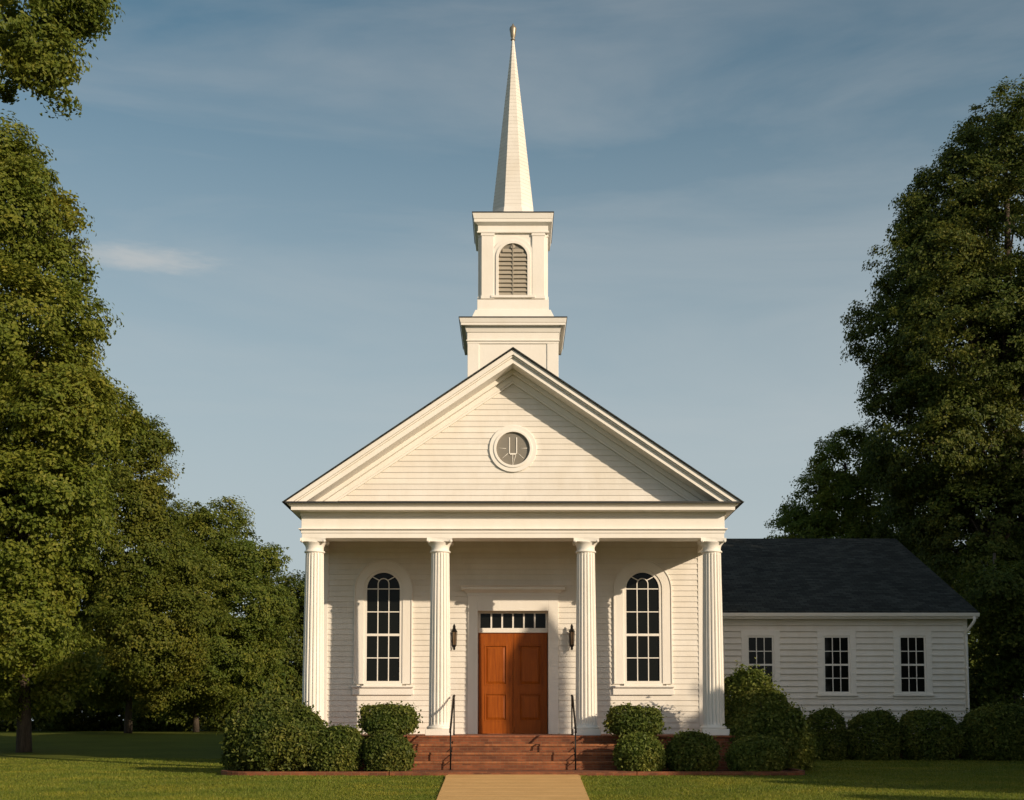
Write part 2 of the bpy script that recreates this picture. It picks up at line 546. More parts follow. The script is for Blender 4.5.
def path_half(y):
    if y > 28.3: return 1.56 - 0.04 * (y - 28.3)
    return 1.22 + 0.035 * max(0, y - 20) + (0.05 if y > 27.5 else 0)


pm = MB()
ysl = [-30.0]
while ysl[-1] < Y_EDGE - 0.2: ysl.append(min(ysl[-1] + 1.25, Y_EDGE - 0.01))
for a, b in zip(ysl[:-1], ysl[1:]):
    g = 0.014
    pm.add([(-path_half(a), a + g, .0), (path_half(a), a + g, .0), (path_half(b), b - g, .0), (-path_half(b), b - g, .0),
            (-path_half(a), a + g, .035), (path_half(a), a + g, .035), (path_half(b), b - g, .035), (-path_half(b), b - g, .035)],
           [(4, 5, 6, 7), (0, 1, 5, 4), (1, 2, 6, 5), (2, 3, 7, 6), (3, 0, 4, 7)])
tag(pm.build('path', M_PATH), kind='structure')

# ------------------------------------------------------------------ church
YC = 32.0                       # column axis
YB = 34.6                       # front wall of the nave
Y_R = 31.2                      # front of the raking cornice
FLOOR = Z(735.5, 31.5)
church = thing('church', (0, 33.0, 0), 'white clapboard church with four fluted columns, pedimented porch and tall steeple', 'church')
T = lambda py: Z(py, 31.7)
z_sof, z_arch, z_taen, z_fr, z_bed, z_cor, z_top = (T(538), T(531), T(528.5), T(516), T(510.5), T(503), T(500.5))
z_bed, z_cor, z_top = Z(510.5, Y_R + 0.2), Z(503.3, Y_R + 0.05), Z(501.3, Y_R)
HE = 5.42                       # half width of the frieze
HB = 5.27                       # half width of the nave
BACK = 47.0


def siding(mb, y, z0, z1, xl, xr, expo=0.165, lap=0.034, maxlen=4.2):
    """lapped boards on a wall facing -y; xl/xr give a list of (x0,x1) runs for a height"""
    z = z0
    while z < z1 - 0.01:
        e = min(expo, z1 - z)
        for (a, b) in xl(z + e * 0.5):
            x = a
            while x < b - 1e-4:
                w = b - x if b - x < maxlen * 1.15 else random.uniform(0.55, 1.0) * maxlen
                xb = min(x + w, b)
                g = 0.0015 if xb < b else 0
                j = random.uniform(-0.003, 0.003)
                t = lap * random.uniform(0.94, 1.06)
                v = [(x, y, z + j), (xb - g, y, z + j), (x, y - t, z + j), (xb - g, y - t, z + j), (x, y - 0.004, z + e + 0.004), (xb - g, y - 0.004, z + e + 0.004)]
                mb.add(v, [(2, 3, 5, 4), (0, 1, 3, 2)])
                x = xb
        z += expo


def cut(a, b, holes):
    runs = [(a, b)]
    for (h0, h1) in holes:
        out = []
        for (p, q) in runs:
            if h1 <= p or h0 >= q: out.append((p, q)); continue
            if h0 > p: out.append((p, h0))
            if h1 < q: out.append((h1, q))
        runs = out
    return runs


# window and door measures on the nave wall
WX = 3.60
W_IN, W_OUT = 0.50, 0.775        # half widths: sash opening, casing
zw_bot, zw_spr = Z(684, YB), Z(589, YB)
DH = 1.255                        # half width of the door surround
z_dtop = Z(596, YB)


def nave_runs(z):
    h = []
    for s in (-1, 1):
        if zw_bot - 0.1 < z < zw_spr: h.append((s * WX - 0.64, s * WX + 0.64))
        elif zw_spr <= z < zw_spr + 0.62:
            r = math.sqrt(max(0.0, 0.64 ** 2 - (z - zw_spr) ** 2))
            if r > 0.05: h.append((s * WX - r, s * WX + r))
    if z < z_dtop - 0.08: h.append((-1.1, 1.1))
    return cut(-HB, HB, h)


z_ceil = z_sof + 0.45
# foundation and porch floor
mb = MB()
mb.box(-5.62, -2.66, 31.62, BACK, -0.1, FLOOR - 0.05).box(2.66, 5.62, 31.62, BACK, -0.1, FLOOR - 0.05).box(-2.66, 2.66, 31.72, BACK, -0.1, FLOOR - 0.05)
mb.build('foundation', M_BRICK, church)
mb = MB()
mb.box(-5.68, -2.66, 31.56, YB + 0.3, FLOOR - 0.05, FLOOR).box(2.66, 5.68, 31.56, YB + 0.3, FLOOR - 0.05, FLOOR).box(-2.66, 2.66, 31.45, YB + 0.3, FLOOR - 0.05, FLOOR)
mb.build('porch_floor', M_BRICKF, church, 0.008)
nst = 4
lz = 0.10
rise = (FLOOR - lz) / nst
for k in range(nst - 1):
    zt = FLOOR - rise * (k + 1)
    y0 = 31.45 - 0.31 * (k + 1)
    mb = MB()
    mb.box(-2.66, 2.66, y0 + 0.02, 31.72, zt - rise + (0.0 if k < nst - 2 else -0.0), zt - 0.055)
    stp = mb.build('step', M_BRICK, church, 0.008)
    mb = MB(); mb.box(-2.68, 2.68, y0, 31.73, zt - 0.0545, zt); mb.build('tread', M_TREAD, stp, 0.010)
mb = MB(); mb.box(-2.66, 2.66, 31.47, 31.72, FLOOR - rise, FLOOR - 0.05); mb.build('step', M_BRICK, church)

# walls
mb = MB()
siding(mb, YB, FLOOR + 0.02, z_ceil, nave_runs, None, expo=0.152, lap=0.029)
mb.build('wall', M_SIDING, church)
mb = MB()     # carcass behind the boards, with the doorway left open
mb.box(-HB, -1.1, YB + 0.03, YB + 0.2, 0.5, z_ceil + 0.3).box(1.1, HB, YB + 0.03, YB + 0.2, 0.5, z_ceil + 0.3)
mb.box(-1.1, 1.1, YB + 0.03, YB + 0.2, z_dtop - 0.1, z_ceil + 0.3)
mb.box(-HB, -HB + 0.2, YB + 0.2, BACK, 0.5, z_ceil + 0.3).box(HB - 0.2, HB, YB + 0.2, BACK, 0.5, z_ceil + 0.3)
mb.box(-HB + 0.2, HB - 0.2, BACK - 0.2, BACK, 0.5, z_ceil + 0.3)
mb.build('side_wall', M_SIDING, church)
mb = MB()
for s in (-1, 1):
    a, b = sorted((s * (HB - 0.13), s * (HB + 0.03)))
    mb.box(a, b, YB - 0.035, YB + 0.16, FLOOR, z_ceil)
    mb.build('corner_board', M_TRIM, church, 0.006); mb = MB()
mb.box(-HB + 0.14, -1.27, YB - 0.035, YB + 0.02, FLOOR, FLOOR + 0.05); mb.build('base_board', M_TRIM, church, 0.006); mb = MB(); mb.box(1.27, HB - 0.14, YB - 0.035, YB + 0.02, FLOOR, FLOOR + 0.05)
mb.build('base_board', M_TRIM, church, 0.006)

# entablature: front beam, side beams, recessed ceiling
def beam(mb, half, yf, z0, z1, depth=0.6, side=0.27):
    mb.box(-half, half, yf, yf + depth, z0, z1, 0)
    for s in (-1, 1):
        a, b = sorted((s * half, s * (half - side)))
        mb.box(a, b, yf + depth, BACK, z0, z1)


mb = MB()
beam(mb, HE - 0.02, 31.70, z_sof, z_arch - 0.055)
beam(mb, HE + 0.0, 31.68, z_arch - 0.053, z_arch + 0.03, 0.63)
beam(mb, HE + 0.055, 31.625, z_arch + 0.032, z_taen, 0.69)
beam(mb, HE - 0.01, 31.69, z_taen + 0.002, z_fr, 0.62)
mb.build('architrave', M_TRIM, church, 0.006)
mb = MB()
mb.box(-HE - 0.02, HE + 0.02, 31.66, BACK, z_fr + 0.002, z_fr + 0.10)
mb.box(-HE - 0.05, HE + 0.05, 31.62, BACK, z_fr + 0.102, z_bed, 0.09)
HC = X(741.5, Y_R, z_cor) - 0.02
mb.box(-HC + 0.12, HC - 0.12, Y_R + 0.13, BACK, z_bed + 0.002, z_bed + 0.10)
mb.box(-HC + 0.09, HC - 0.09, Y_R + 0.10, BACK, z_bed + 0.102, z_cor, 0.07)
mb.build('cornice', M_TRIM, church, 0.005)
mb = MB(); mb.box(-HC - 0.01, HC + 0.01, Y_R - 0.01, BACK, z_cor + 0.002, z_top); mb.build('flashing', M_LEAD, church)
mb = MB(); mb.box(-HE + 0.2, HE - 0.2, 32.25, YB + 0.03, z_ceil, z_ceil + 0.05); mb.build('porch_ceiling', M_TRIM, church)

# pediment
A = Z(347.5, Y_R)
HX = X(743, Y_R, z_top)
SL = (A - z_top) / HX


def rake(mb, a, b, y0, y1):
    """sloping strip between a and b (vertical distance below the roof line), both sides"""
    for s in (-1, 1):
        zc = z_top + 0.001
        xo, xi = (A - a - zc) / SL, (A - b - zc) / SL
        p = [(0, A - b), (xi, zc), (xo, zc), (0, A - a)]
        if s < 0: p = [(-x, z) for x, z in p][::-1]
        mb.prism(p, y0, y1)


px2 = 1.0 / 39.6
mb = MB()
rake(mb, 1.6 * px2, 6.8 * px2, Y_R + 0.02, 32.1)
rake(mb, 6.8 * px2 + .002, 8.6 * px2, Y_R + 0.07, 32.1)
rake(mb, 8.6 * px2 + .002, 14.5 * px2, Y_R + 0.12, 32.1)
mb.build('raking_cornice', M_TRIM, church, 0.005)
mb = MB()
rake(mb, 14.5 * px2 + .002, 19.5 * px2, 31.84, 32.1)
rake(mb, 19.5 * px2 + .002, 26 * px2, 31.945, 32.1)
mb.build('raking_frieze', M_TRIM, church, 0.005)
mb = MB()
rake(mb, 26.0 * px2 + .002, 28.5 * px2, 31.96, 32.1)
mb.build('raking_moulding', M_TRIM, church)
Y_T = 32.03
mb = MB()
MR = 0.54
zm = Z(449, Y_T)


def tymp(z):
    w = (A - 26 * px2 - z) / SL
    if w < 0.05: return []
    h = []
    r = (MR ** 2 - (z - zm) ** 2)
    if r > 0.002: h.append((-math.sqrt(r), math.sqrt(r)))
    return cut(-w, w, h)


siding(mb, Y_T, z_top, A - 0.6, tymp, None, expo=0.150, lap=0.021, maxlen=6)
mb.build('pediment', M_SIDING, church)
mb = MB()
mb.prism([(-HX + 0.3, z_top), (HX - 0.3, z_top), (0, A - 0.2)], Y_T + 0.02, Y_T + 0.12)
mb.build('pediment_back', M_SIDING, church)
# roof of the nave
mb = MB()
th = 0.055
mb.prism([(-HX - 0.03, z_top - 0.02), (-HX + 0.02, z_top - 0.02), (0, A - 1.4 * px2), (HX - 0.02, z_top - 0.02), (HX + 0.03, z_top - 0.02), (0, A + 0.01)], Y_R - 0.03, BACK + 0.4)
mb.build('roof', M_ROOF, church)


def circle(cx, cz, r, n=48, a0=0.0, a1=2 * math.pi, incl=False):
    m = n - 1 if incl else n
    return [(cx + r * math.cos(a0 + (a1 - a0) * k / m), cz + r * math.sin(a0 + (a1 - a0) * k / m)) for k in range(n)]


# round medallion
mb = MB()
mb.strip(circle(0, zm, 0.50), circle(0, zm, 0.615), Y_T - 0.062, Y_T + 0.02)
mb.strip(circle(0, zm, 0.435), circle(0, zm, 0.502), Y_T - 0.085, Y_T + 0.02)
med = mb.build('round_window', M_TRIM, church, 0.008)
mb = MB(); mb.prism(circle(0, zm, 0.44), Y_T - 0.012, Y_T + 0.018); mb.build('pane', M_GREY, med)
mb = MB()
w = 0.0125
for sx in (-1, 1): mb.box(sx * 0.093 - w, sx * 0.093 + w, Y_T - 0.03, Y_T - 0.010, zm - 0.13, zm + 0.30)
mb.box(-0.093 + w + .001, 0.093 - w - .001, Y_T - 0.031, Y_T - 0.011, zm - 0.155, zm - 0.115)
mb.tube([(-0.01, Y_T - 0.017, zm - 0.16), (-0.01, Y_T - 0.017, zm - 0.42)], 0.009, 6)
mb.tube([(0.07, Y_T - 0.017, zm - 0.16), (0.0, Y_T - 0.017, zm - 0.42)], 0.007, 6)
for ang in (R(3), R(177), R(318), R(222)):
    mb.tube([(0.18 * math.cos(ang), Y_T - 0.014, zm + 0.18 * math.sin(ang)), (0.38 * math.cos(ang), Y_T - 0.014, zm + 0.38 * math.sin(ang))], 0.006, 6)
mb.build('tracery', M_TRIM, med)

# columns
def column(cx):
    zb, zc = FLOOR, z_sof
    base = MB()
    base.box(cx - 0.345, cx + 0.345, YC - 0.345, YC + 0.345, zb, zb + 0.16)
    base.lathe([(0.325, zb + .161), (0.335, zb + .19), (0.325, zb + .22), (0.285, zb + .235), (0.285, zb + .26)], cx, YC, 32)
    sh = MB()
    z0, z1 = zb + 0.26, zc - 0.355
    nf, sub = 18, 6
    nseg, rows = nf * sub, 16
    prof = [0.0, -0.0, -0.030, -0.041, -0.030, -0.0]
    v = []
    for i in range(rows + 1):
        t = i / rows
        r = 0.276 - 0.046 * (t ** 1.6)
        fl = 1.0 if 0 < i < rows else 0.0
        zz = z0 + (z1 - z0) * (t if 0 < i < rows else t)
        if i == 1: zz = z0 + 0.07
        if i == rows - 1: zz = z1 - 0.07
        for k in range(nseg):
            a = 2 * math.pi * (k + 0.5) / nseg
            rr = r + prof[k % sub] * fl
            v.append((cx + rr * math.cos(a), YC + rr * math.sin(a), zz))
    f = [(i * nseg + k, i * nseg + (k + 1) % nseg, (i + 1) * nseg + (k + 1) % nseg, (i + 1) * nseg + k) for i in range(rows) for k in range(nseg)]
    sh.add(v, f, False)
    cap = MB()
    cap.lathe([(0.232, z1), (0.262, z1 + .012), (0.268, z1 + .03), (0.258, z1 + .05), (0.232, z1 + .055), (0.228, z1 + .10), (0.236, z1 + .16),
               (0.262, z1 + .215), (0.300, z1 + .255), (0.312, z1 + .275)], cx, YC, 40)
    hw = 0.325
    pts = []
    for q in range(4):        # abacus with hollow sides
        a = q * math.pi / 2
        for t in (-1, -0.6, -0.2, 0.2, 0.6):
            d = hw - 0.035 * (1 - t * t)
            x, y = d, t * hw
            pts.append((cx + x * math.cos(a) - y * math.sin(a), YC + x * math.sin(a) + y * math.cos(a)))
    n = len(pts)
    zz0, zz1 = z1 + 0.27, z1 + 0.355
    cap.add([(x, y, zz0) for x, y in pts] + [(x, y, zz1) for x, y in pts],
            [tuple(range(n - 1, -1, -1)), tuple(range(n, 2 * n))] + [(i, (i + 1) % n, n + (i + 1) % n, n + i) for i in range(n)])
    for sx in (-1, 1):
        for sy in (-1, 1):   # scrolled corners
            cap.lathe([(0.006, zz0 - .030), (0.030, zz0 - .022), (0.046, zz0 + .004), (0.046, zz0 + .03), (0.030, zz0 + .05)], cx + sx * 0.283, YC + sy * 0.283, 12)
    col = base.build('column', M_TRIM, church, 0.010)
    sh.build('shaft', M_TRIM, col)
    cap.build('capital', M_TRIM, col)


for px in (314, 440, 586, 712.5):
    column(X(px, YC, 4.0))


# arched nave windows
def arch_path(cx, r, zb, zs, n=25):
    """open path: bottom-left up, over the arch, bottom-right"""
    return [(cx - r, zb)] + circle(cx, zs, r, n, math.pi, 0, True) + [(cx + r, zb)]


def arched_window(cx, label=None):
    mb = MB()
    zb, zs = zw_bot, zw_spr
    mb.strip(arch_path(cx, W_IN + 0.035, zb, zs), arch_path(cx, W_OUT, zb, zs), YB - 0.062, YB + 0.03, closed=False)
    mb.strip(arch_path(cx, W_OUT + .001, zb, zs), arch_path(cx, W_OUT + 0.035, zb, zs), YB - 0.085, YB + 0.03, closed=False)
    mb.box(cx - W_IN - 0.034, cx + W_IN + 0.034, YB - 0.06, YB + 0.03, zb - 0.05, zb + 0.02)
    win = mb.build('window', M_TRIM, church, 0.006)
    s = MB()
    z0 = zb + 0.021
    s.strip(arch_path(cx, W_IN - 0.045, z0 + .06, zs), arch_path(cx, W_IN + 0.034, z0 + .06, zs), YB - 0.035, YB + 0.03, closed=False)
    s.box(cx - W_IN - 0.034, cx + W_IN + 0.034, YB - 0.035, YB + 0.03, z0, z0 + 0.06)
    ri = W_IN - 0.045
    mw = 0.0135
    rows = [zs + 0.0]
    hgt = (zs - (z0 + .06)) / 4
    for k in (0, 1, 2, 3):
        zz = zs - hgt * k
        t = mw if k != 2 else 0.034
        s.box(cx - ri, cx + ri, YB - (0.020 if k != 2 else 0.030), YB + 0.01, zz - t, zz + t)
    xm = ri / 3.0
    for sx in (-1, 1):
        s.box(cx + sx * xm - mw, cx + sx * xm + mw, YB - 0.018, YB + 0.01, z0 + .06, zs + 0.14)
    za = zs + 0.14
    s.strip(circle(cx, za, xm - mw, 13, 0, math.pi, True), circle(cx, za, xm + mw, 13, 0, math.pi, True), YB - 0.017, YB + 0.01, closed=False)
    for sx in (-1, 1):
        a = math.pi / 2 - sx * R(50)
        p0 = (cx + (xm) * math.cos(a), za + xm * math.sin(a))
        a2 = math.pi / 2 - sx * R(42)
        p1 = (cx + ri * math.cos(a2), zs + ri * math.sin(a2))
        dx, dz = p1[0] - p0[0], p1[1] - p0[1]
        L = math.hypot(dx, dz); nx, nz2 = -dz / L * mw, dx / L * mw
        s.prism([(p0[0] - nx, p0[1] - nz2), (p1[0] - nx, p1[1] - nz2), (p1[0] + nx, p1[1] + nz2), (p0[0] + nx, p0[1] + nz2)], YB - 0.016, YB + 0.01)
    s.build('sash', M_TRIM, win, 0.003)
    g = MB()
    ap = arch_path(cx, W_IN, z0, zs)
    g.prism(ap[::-1], YB + 0.004, YB + 0.026)
    g.build('pane', M_GLASS, win)
    q = MB()
    q.box(cx - 0.86, cx + 0.86, YB - 0.14, YB + 0.02, zb - 0.10, zb - 0.051)
    q.box(cx - 0.84, cx + 0.84, YB - 0.075, YB + 0.02, zb - 0.30, zb - 0.101)
    q.build('sill', M_TRIM, win, 0.006)


arched_window(-WX)
arched_window(WX)

# doorway
YD = YB + 0.27                     # face of the door leaves
zd1 = Z(633, YD)
dw = X(547.5, YD, 2.0)
ztr0, ztr1 = Z(629.5, YD - 0.03), Z(613.5, YD - 0.03)
zc1 = Z(611, YB)
mb = MB()
mb.box(-DH, -dw - 0.015, YB - 0.06, YB + 0.03, FLOOR, z_dtop)
mb.box(dw + 0.015, DH, YB - 0.06, YB + 0.03, FLOOR, z_dtop)
mb.box(-dw - 0.014, dw + 0.014, YB - 0.06, YB + 0.03, zc1, z_dtop)
mb.box(-DH, -dw - 0.013, YB + 0.031, YD + 0.12, FLOOR, z_dtop)       # jambs
mb.box(dw + 0.013, DH, YB + 0.031, YD + 0.12, FLOOR, z_dtop)
mb.box(-dw - 0.012, dw + 0.012, YB + 0.031, YD + 0.12, zc1 + 0.005, z_dtop)
mb.box(-dw - 0.012, dw + 0.012, YD - 0.05, YD + 0.1, zd1 + 0.006, ztr0)         # transom bar
mb.build('door_frame', M_TRIM, church, 0.006)
mb = MB()
hx = X(565, YB - 0.15, 5.0)
z0h = Z(597, YB)
mb.box(-DH - 0.02, DH + 0.02, YB - 0.075, YB + 0.0, z_dtop + .002, z_dtop + 0.07)
mb.box(-DH - 0.04, DH + 0.04, YB - 0.09, YB + 0.0, z_dtop + .072, z_dtop + 0.15, 0.07)
mb.box(-hx, hx, YB - 0.24, YB + 0.0, z_dtop + 0.152, z_dtop + 0.235)
mb.box(-hx - 0.0, hx + 0.0, YB - 0.245, YB + 0.0, z_dtop + 0.237, z_dtop + 0.27, 0.03)
mb.build('door_hood', M_TRIM, church, 0.006)
mb = MB()
tr = mb.strip([(-dw + .05, ztr0 + .04), (dw - .05, ztr0 + .04), (dw - .05, ztr1), (-dw + .05, ztr1)],
              [(-dw - .011, ztr0 + .001), (dw + .011, ztr0 + .001), (dw + .011, ztr1 + .07), (-dw - .011, ztr1 + .07)], YD - 0.04, YD + 0.05)
for k in range(1, 6):
    xx = -dw + .05 + (2 * dw - .1) * k / 6
    mb.box(xx - 0.022, xx + 0.022, YD - 0.03, YD + 0.03, ztr0 + .04, ztr1)
trw = mb.build('transom_window', M_TRIM, church, 0.004)
mb = MB(); mb.box(-dw, dw, YD + 0.0, YD + 0.02, ztr0 + .01, ztr1 + .05); mb.build('pane', M_GLASS, trw)


def door_leaf(x0, x1):
    mb = MB()
    z0, z1 = FLOOR + 0.012, zd1
    zr = [Z(732, YD) + 0.25, Z(696, YD) + 0.0, Z(688, YD), Z(644, YD)]
    zA0, zA1, zB0, zB1 = Z(721, YD), Z(693.5, YD), Z(685, YD), Z(645, YD)
    st_ = 0.165
    p0, p1 = x0 + st_, x1 - st_
    for (a, b, c, d) in ((x0, p0, z0, z1), (p1, x1, z0, z1), (p0, p1, z0, zA0), (p0, p1, zA1, zB0), (p0, p1, zB1, z1)):
        mb.box(a, b, YD, YD + 0.05, c, d)
    leaf = mb.build('door', M_WOOD, church, 0.004)
    for (c, d) in ((zA0, zA1), (zB0, zB1)):
        q = MB()
        q.box(p0, p1, YD + 0.028, YD + 0.048, c, d)
        i1, i2 = 0.035, 0.10
        v = [(p0 + i1, YD + .028, c + i1), (p1 - i1, YD + .028, c + i1), (p1 - i1, YD + .028, d - i1), (p0 + i1, YD + .028, d - i1),
             (p0 + i2, YD + .004, c + i2), (p1 - i2, YD + .004, c + i2), (p1 - i2, YD + .004, d - i2), (p0 + i2, YD + .004, d - i2)]
        q.add(v, [(4, 5, 6, 7), (0, 1, 5, 4), (1, 2, 6, 5), (2, 3, 7, 6), (3, 0, 4, 7)])
        q.strip([(p0 + .03, c + .03), (p1 - .03, c + .03), (p1 - .03, d - .03), (p0 + .03, d - .03)], [(p0, c), (p1, c), (p1, d), (p0, d)], YD - 0.008, YD + 0.03)
        q.build('panel', M_WOOD, leaf, 0.003)


door_leaf(-dw + 0.004, -0.004)
door_leaf(0.004, dw - 0.004)
mb = MB(); mb.box(-dw - 0.01, dw + 0.01, YD - 0.14, YD + 0.1, FLOOR + .001, FLOOR + 0.012); mb.build('threshold', M_BRICKF, church)

# ------------------------------------------------------------------ steeple
YS = 34.35                    # face of the lower cornice
def S(px, py, y): return abs(X(px, y, None, py))


steeple = MB()
yb1 = YS + 0.25
w1 = S(468.3, 345, yb1)
yc = yb1 + w1                 # axis
wc = S(459, 320, YS)
zt0, zt1 = Z(326.5, YS), Z(317.5, YS)
steeple.box(-w1, w1, yb1, yb1 + 2 * w1, A - 3.0, zt0)
# corner boards of the lower stage
for s in (-1, 1):
    for s2 in (-1, 1):
        a, b = sorted((s * (w1 + .02), s * (w1 - .30)))
        y0 = yc + s2 * w1 - (0.025 if s2 < 0 else -0.0)
        steeple.box(a, b, min(yc + s2 * (w1 + .025), yc + s2 * (w1 - .06)), max(yc + s2 * (w1 + .025), yc + s2 * (w1 - .06)), A - 2.9, zt0 - 0.42)
def sq(mb, half, z0, z1, flare=0.0): mb.box(-half, half, yc - half, yc + half, z0, z1, flare)
sq(steeple, w1 + 0.03, zt0 - 0.42, zt0 - 0.10)
sq(steeple, w1 + 0.06, zt0 - 0.35, zt0 - 0.32)
sq(steeple, w1 + 0.05, zt0 - 0.098, zt0 + 0.06, 0.05)
st_ob = steeple.build('steeple', M_TRIM, church, 0.006)
mb = MB()
sq(mb, wc - 0.05, zt0 + 0.062, zt0 + 0.13); sq(mb, wc - 0.04, zt0 + 0.132, zt1, 0.035)
mb.build('lower_cornice', M_TRIM, st_ob, 0.005)
mb = MB(); sq(mb, wc + 0.01, zt1 + .002, zt1 + 0.03)
mb.build('lower_flashing', M_LEAD, st_ob)
# skirt and belfry
w2 = S(479, 270, yb1 + 0.2)
zs0, zs1, zs2 = zt1 + 0.03, Z(307.5, yb1), Z(299, yb1 + .2)
mb = MB()
sq(mb, w2 + 0.24, zs0 + .002, zs1, -0.14)
sq(mb, w2 + 0.05, zs1 + .002, zs2, -0.0)
sq(mb, w2 - 0.02, zs2 + .001, Z(220, yb1) + 0.05)
yf2 = yc - w2 + 0.02                      # belfry face
zcap = Z(231, yf2)
for q in range(4):                         # paired pilasters on every face
    ca, sa = round(math.cos(q * math.pi / 2)), round(math.sin(q * math.pi / 2))
    def rot(b):
        x0, x1, y0, y1, z0, z1 = b
        c = [(x0, y0), (x1, y1)]
        r = [(x * ca - y * sa, x * sa + y * ca) for x, y in c]
        (xa, ya), (xb, yb_) = r
        mb.box(min(xa, xb), max(xa, xb), yc + min(ya, yb_), yc + max(ya, yb_), z0, z1)
    for s in (-1, 1):
        a, b = sorted((s * (w2 - 0.07 - .004 * (q % 2)), s * (w2 - 0.42)))
        rot((a, b, -(w2 + 0.03), -(w2 - 0.05), zs2 + 0.12, zcap - 0.16))
        rot((a - .02, b + .02, -(w2 + 0.045), -(w2 - 0.05), zs2 + 0.03, zs2 + 0.118))
        rot((a - .02, b + .02, -(w2 + 0.045), -(w2 - 0.05), zcap - 0.158, zcap - 0.08))
sq(mb, w2 + 0.06, zcap - 0.078, zcap - 0.03)
sq(mb, w2 + 0.035, zcap - 0.028, zcap + 0.14)
yu = YS + 0.12
wu = S(472, 216, yu)
zu0, zu1 = Z(221, yc - wu), Z(212.5, yc - wu)
sq(mb, w2 + 0.05, zcap + 0.142, zu0, 0.10)
mb.build('belfry', M_TRIM, st_ob, 0.006)
mb = MB()
sq(mb, wu - 0.05, zu0 + 0.002, zu0 + 0.09); sq(mb, wu - 0.04, zu0 + 0.092, zu1, 0.035)
mb.build('upper_cornice', M_TRIM, st_ob, 0.005)
mb = MB(); sq(mb, wu + 0.01, zu1 + .002, zu1 + 0.03)
mb.build('upper_flashing', M_LEAD, st_ob)
# louvred arched opening
rl = S(498.7, 270, yf2)
zl0, zls = Z(296, yf2), Z(258, yf2)
mb = MB()
yl = yc - w2 + 0.02
mb.strip(arch_path(0, rl, zl0, zls), arch_path(0, rl + 0.085, zl0, zls), yl - 0.07, yl + 0.0, closed=False)
mb.strip(arch_path(0, rl + 0.086, zl0, zls), arch_path(0, rl + 0.20, zl0, zls), yl - 0.04, yl + 0.0, closed=False)
mb.box(-rl - 0.22, rl + 0.22, yl - 0.09, yl, zl0 - 0.07, zl0 - 0.002)
lo = mb.build('louvre_window', M_TRIM, st_ob, 0.005)
mb = MB()
nsl = 12
ztop = zls + rl
for k in range(nsl):
    z0 = zl0 + (ztop - zl0) * k / nsl
    z1 = z0 + (ztop - zl0) / nsl * 0.96
    zz = z1
    hw = rl if zz <= zls else math.sqrt(max(0.0, rl * rl - (zz - zls) ** 2))
    if hw < 0.06: continue
    mb.prism_x([(yl - 0.060, z0), (yl - 0.052, z0 - 0.012), (yl - 0.006, z1 - 0.03), (yl - 0.010, z1 - 0.01)], -hw, hw)
mb.box(-0.012, 0.012, yl - 0.068, yl - 0.05, zl0, ztop - 0.02)
mb.build('slats', M_LOUVRE, lo)
mb = MB(); mb.prism(arch_path(0, rl, zl0, zls)[::-1], yl - 0.004, yl + 0.002); mb.build('louvre_back', M_GREY, lo)
# spire
zp0, zp1 = Z(206.5, yc - 0.6), Z(40, yc)
rp = S(492.7, 206, yc) / math.cos(math.pi / 8)
zk = zu1 + 0.03
mb = MB()
mb.lathe([(rp * 1.22, zk + .002), (rp * 1.16, zk + 0.07), (rp * 1.03, zp0 - .02), (rp * 1.0, zp0 + 0.0), (rp * 0.985, zp0 + 0.1)], 0, yc, 8, smooth=False, rot=math.pi / 8)
rows = 46
for i in range(rows):                      # lapped courses on the eight faces
    t0, t1 = i / rows, (i + 1) / rows
    za, zb_ = zp0 + 0.1 + (zp1 - zp0 - 0.1) * t0, zp0 + 0.1 + (zp1 - zp0 - 0.1) * t1
    r0, r1 = rp * 0.985 * (1 - t0) + 0.035 * t0, rp * 0.985 * (1 - t1) + 0.035 * t1
    mb.lathe([(r0 + 0.004, za), (r1 + 0.0, zb_)], 0, yc, 8, smooth=False, rot=math.pi / 8, caps=False)
sp = mb.build('spire', M_SPIRE, st_ob)
zf = zp1
mb = MB()
mb.lathe([(0.045, zf - .02), (0.075, zf + .0), (0.05, zf + .03), (0.05, zf + .05), (0.075, zf + 0.10), (0.085, zf + 0.22), (0.105, zf + .32), (0.10, zf + .37), (0.03, zf + .45), (0.015, zf + .50)], 0, yc, 12)
mb.build('finial', plain('weathered_finial', (0.35, 0.30, 0.22), 0.4, 0.5), sp)

# ------------------------------------------------------------------ side building
YW = 42.0
GW = gz(YW)
XE = X(978, YW - 0.35, None, 613)        # right end of the eaves
XW = X(967.5, YW, None, 680)             # right corner of the wall
XL = HB + 0.35
YRG = 50.4
z_ev = Z(613.5, YW - 0.4)
z_rg = Z(538.5, YRG)
SW = (z_rg - z_ev) / (YRG - (YW - 0.4))
hall = thing('side_building', ((XL + XW) / 2, YW + 4, GW), 'low white clapboard building with dark shingle roof and three visible windows, right of the church', 'building')
wz_top, wz_bot = Z(636, YW), Z(693.5, YW)
wcs = [X(p, YW, None, 665) for p in (760.5, 836.5, 912.5)]
wh = X(773.8, YW, None, 665) - wcs[0]


def hall_runs(z):
    h = [(c - wh - 0.06, c + wh + 0.06) for c in wcs] if wz_bot - 0.05 < z < wz_top + 0.06 else []
    return cut(XL, XW, h)


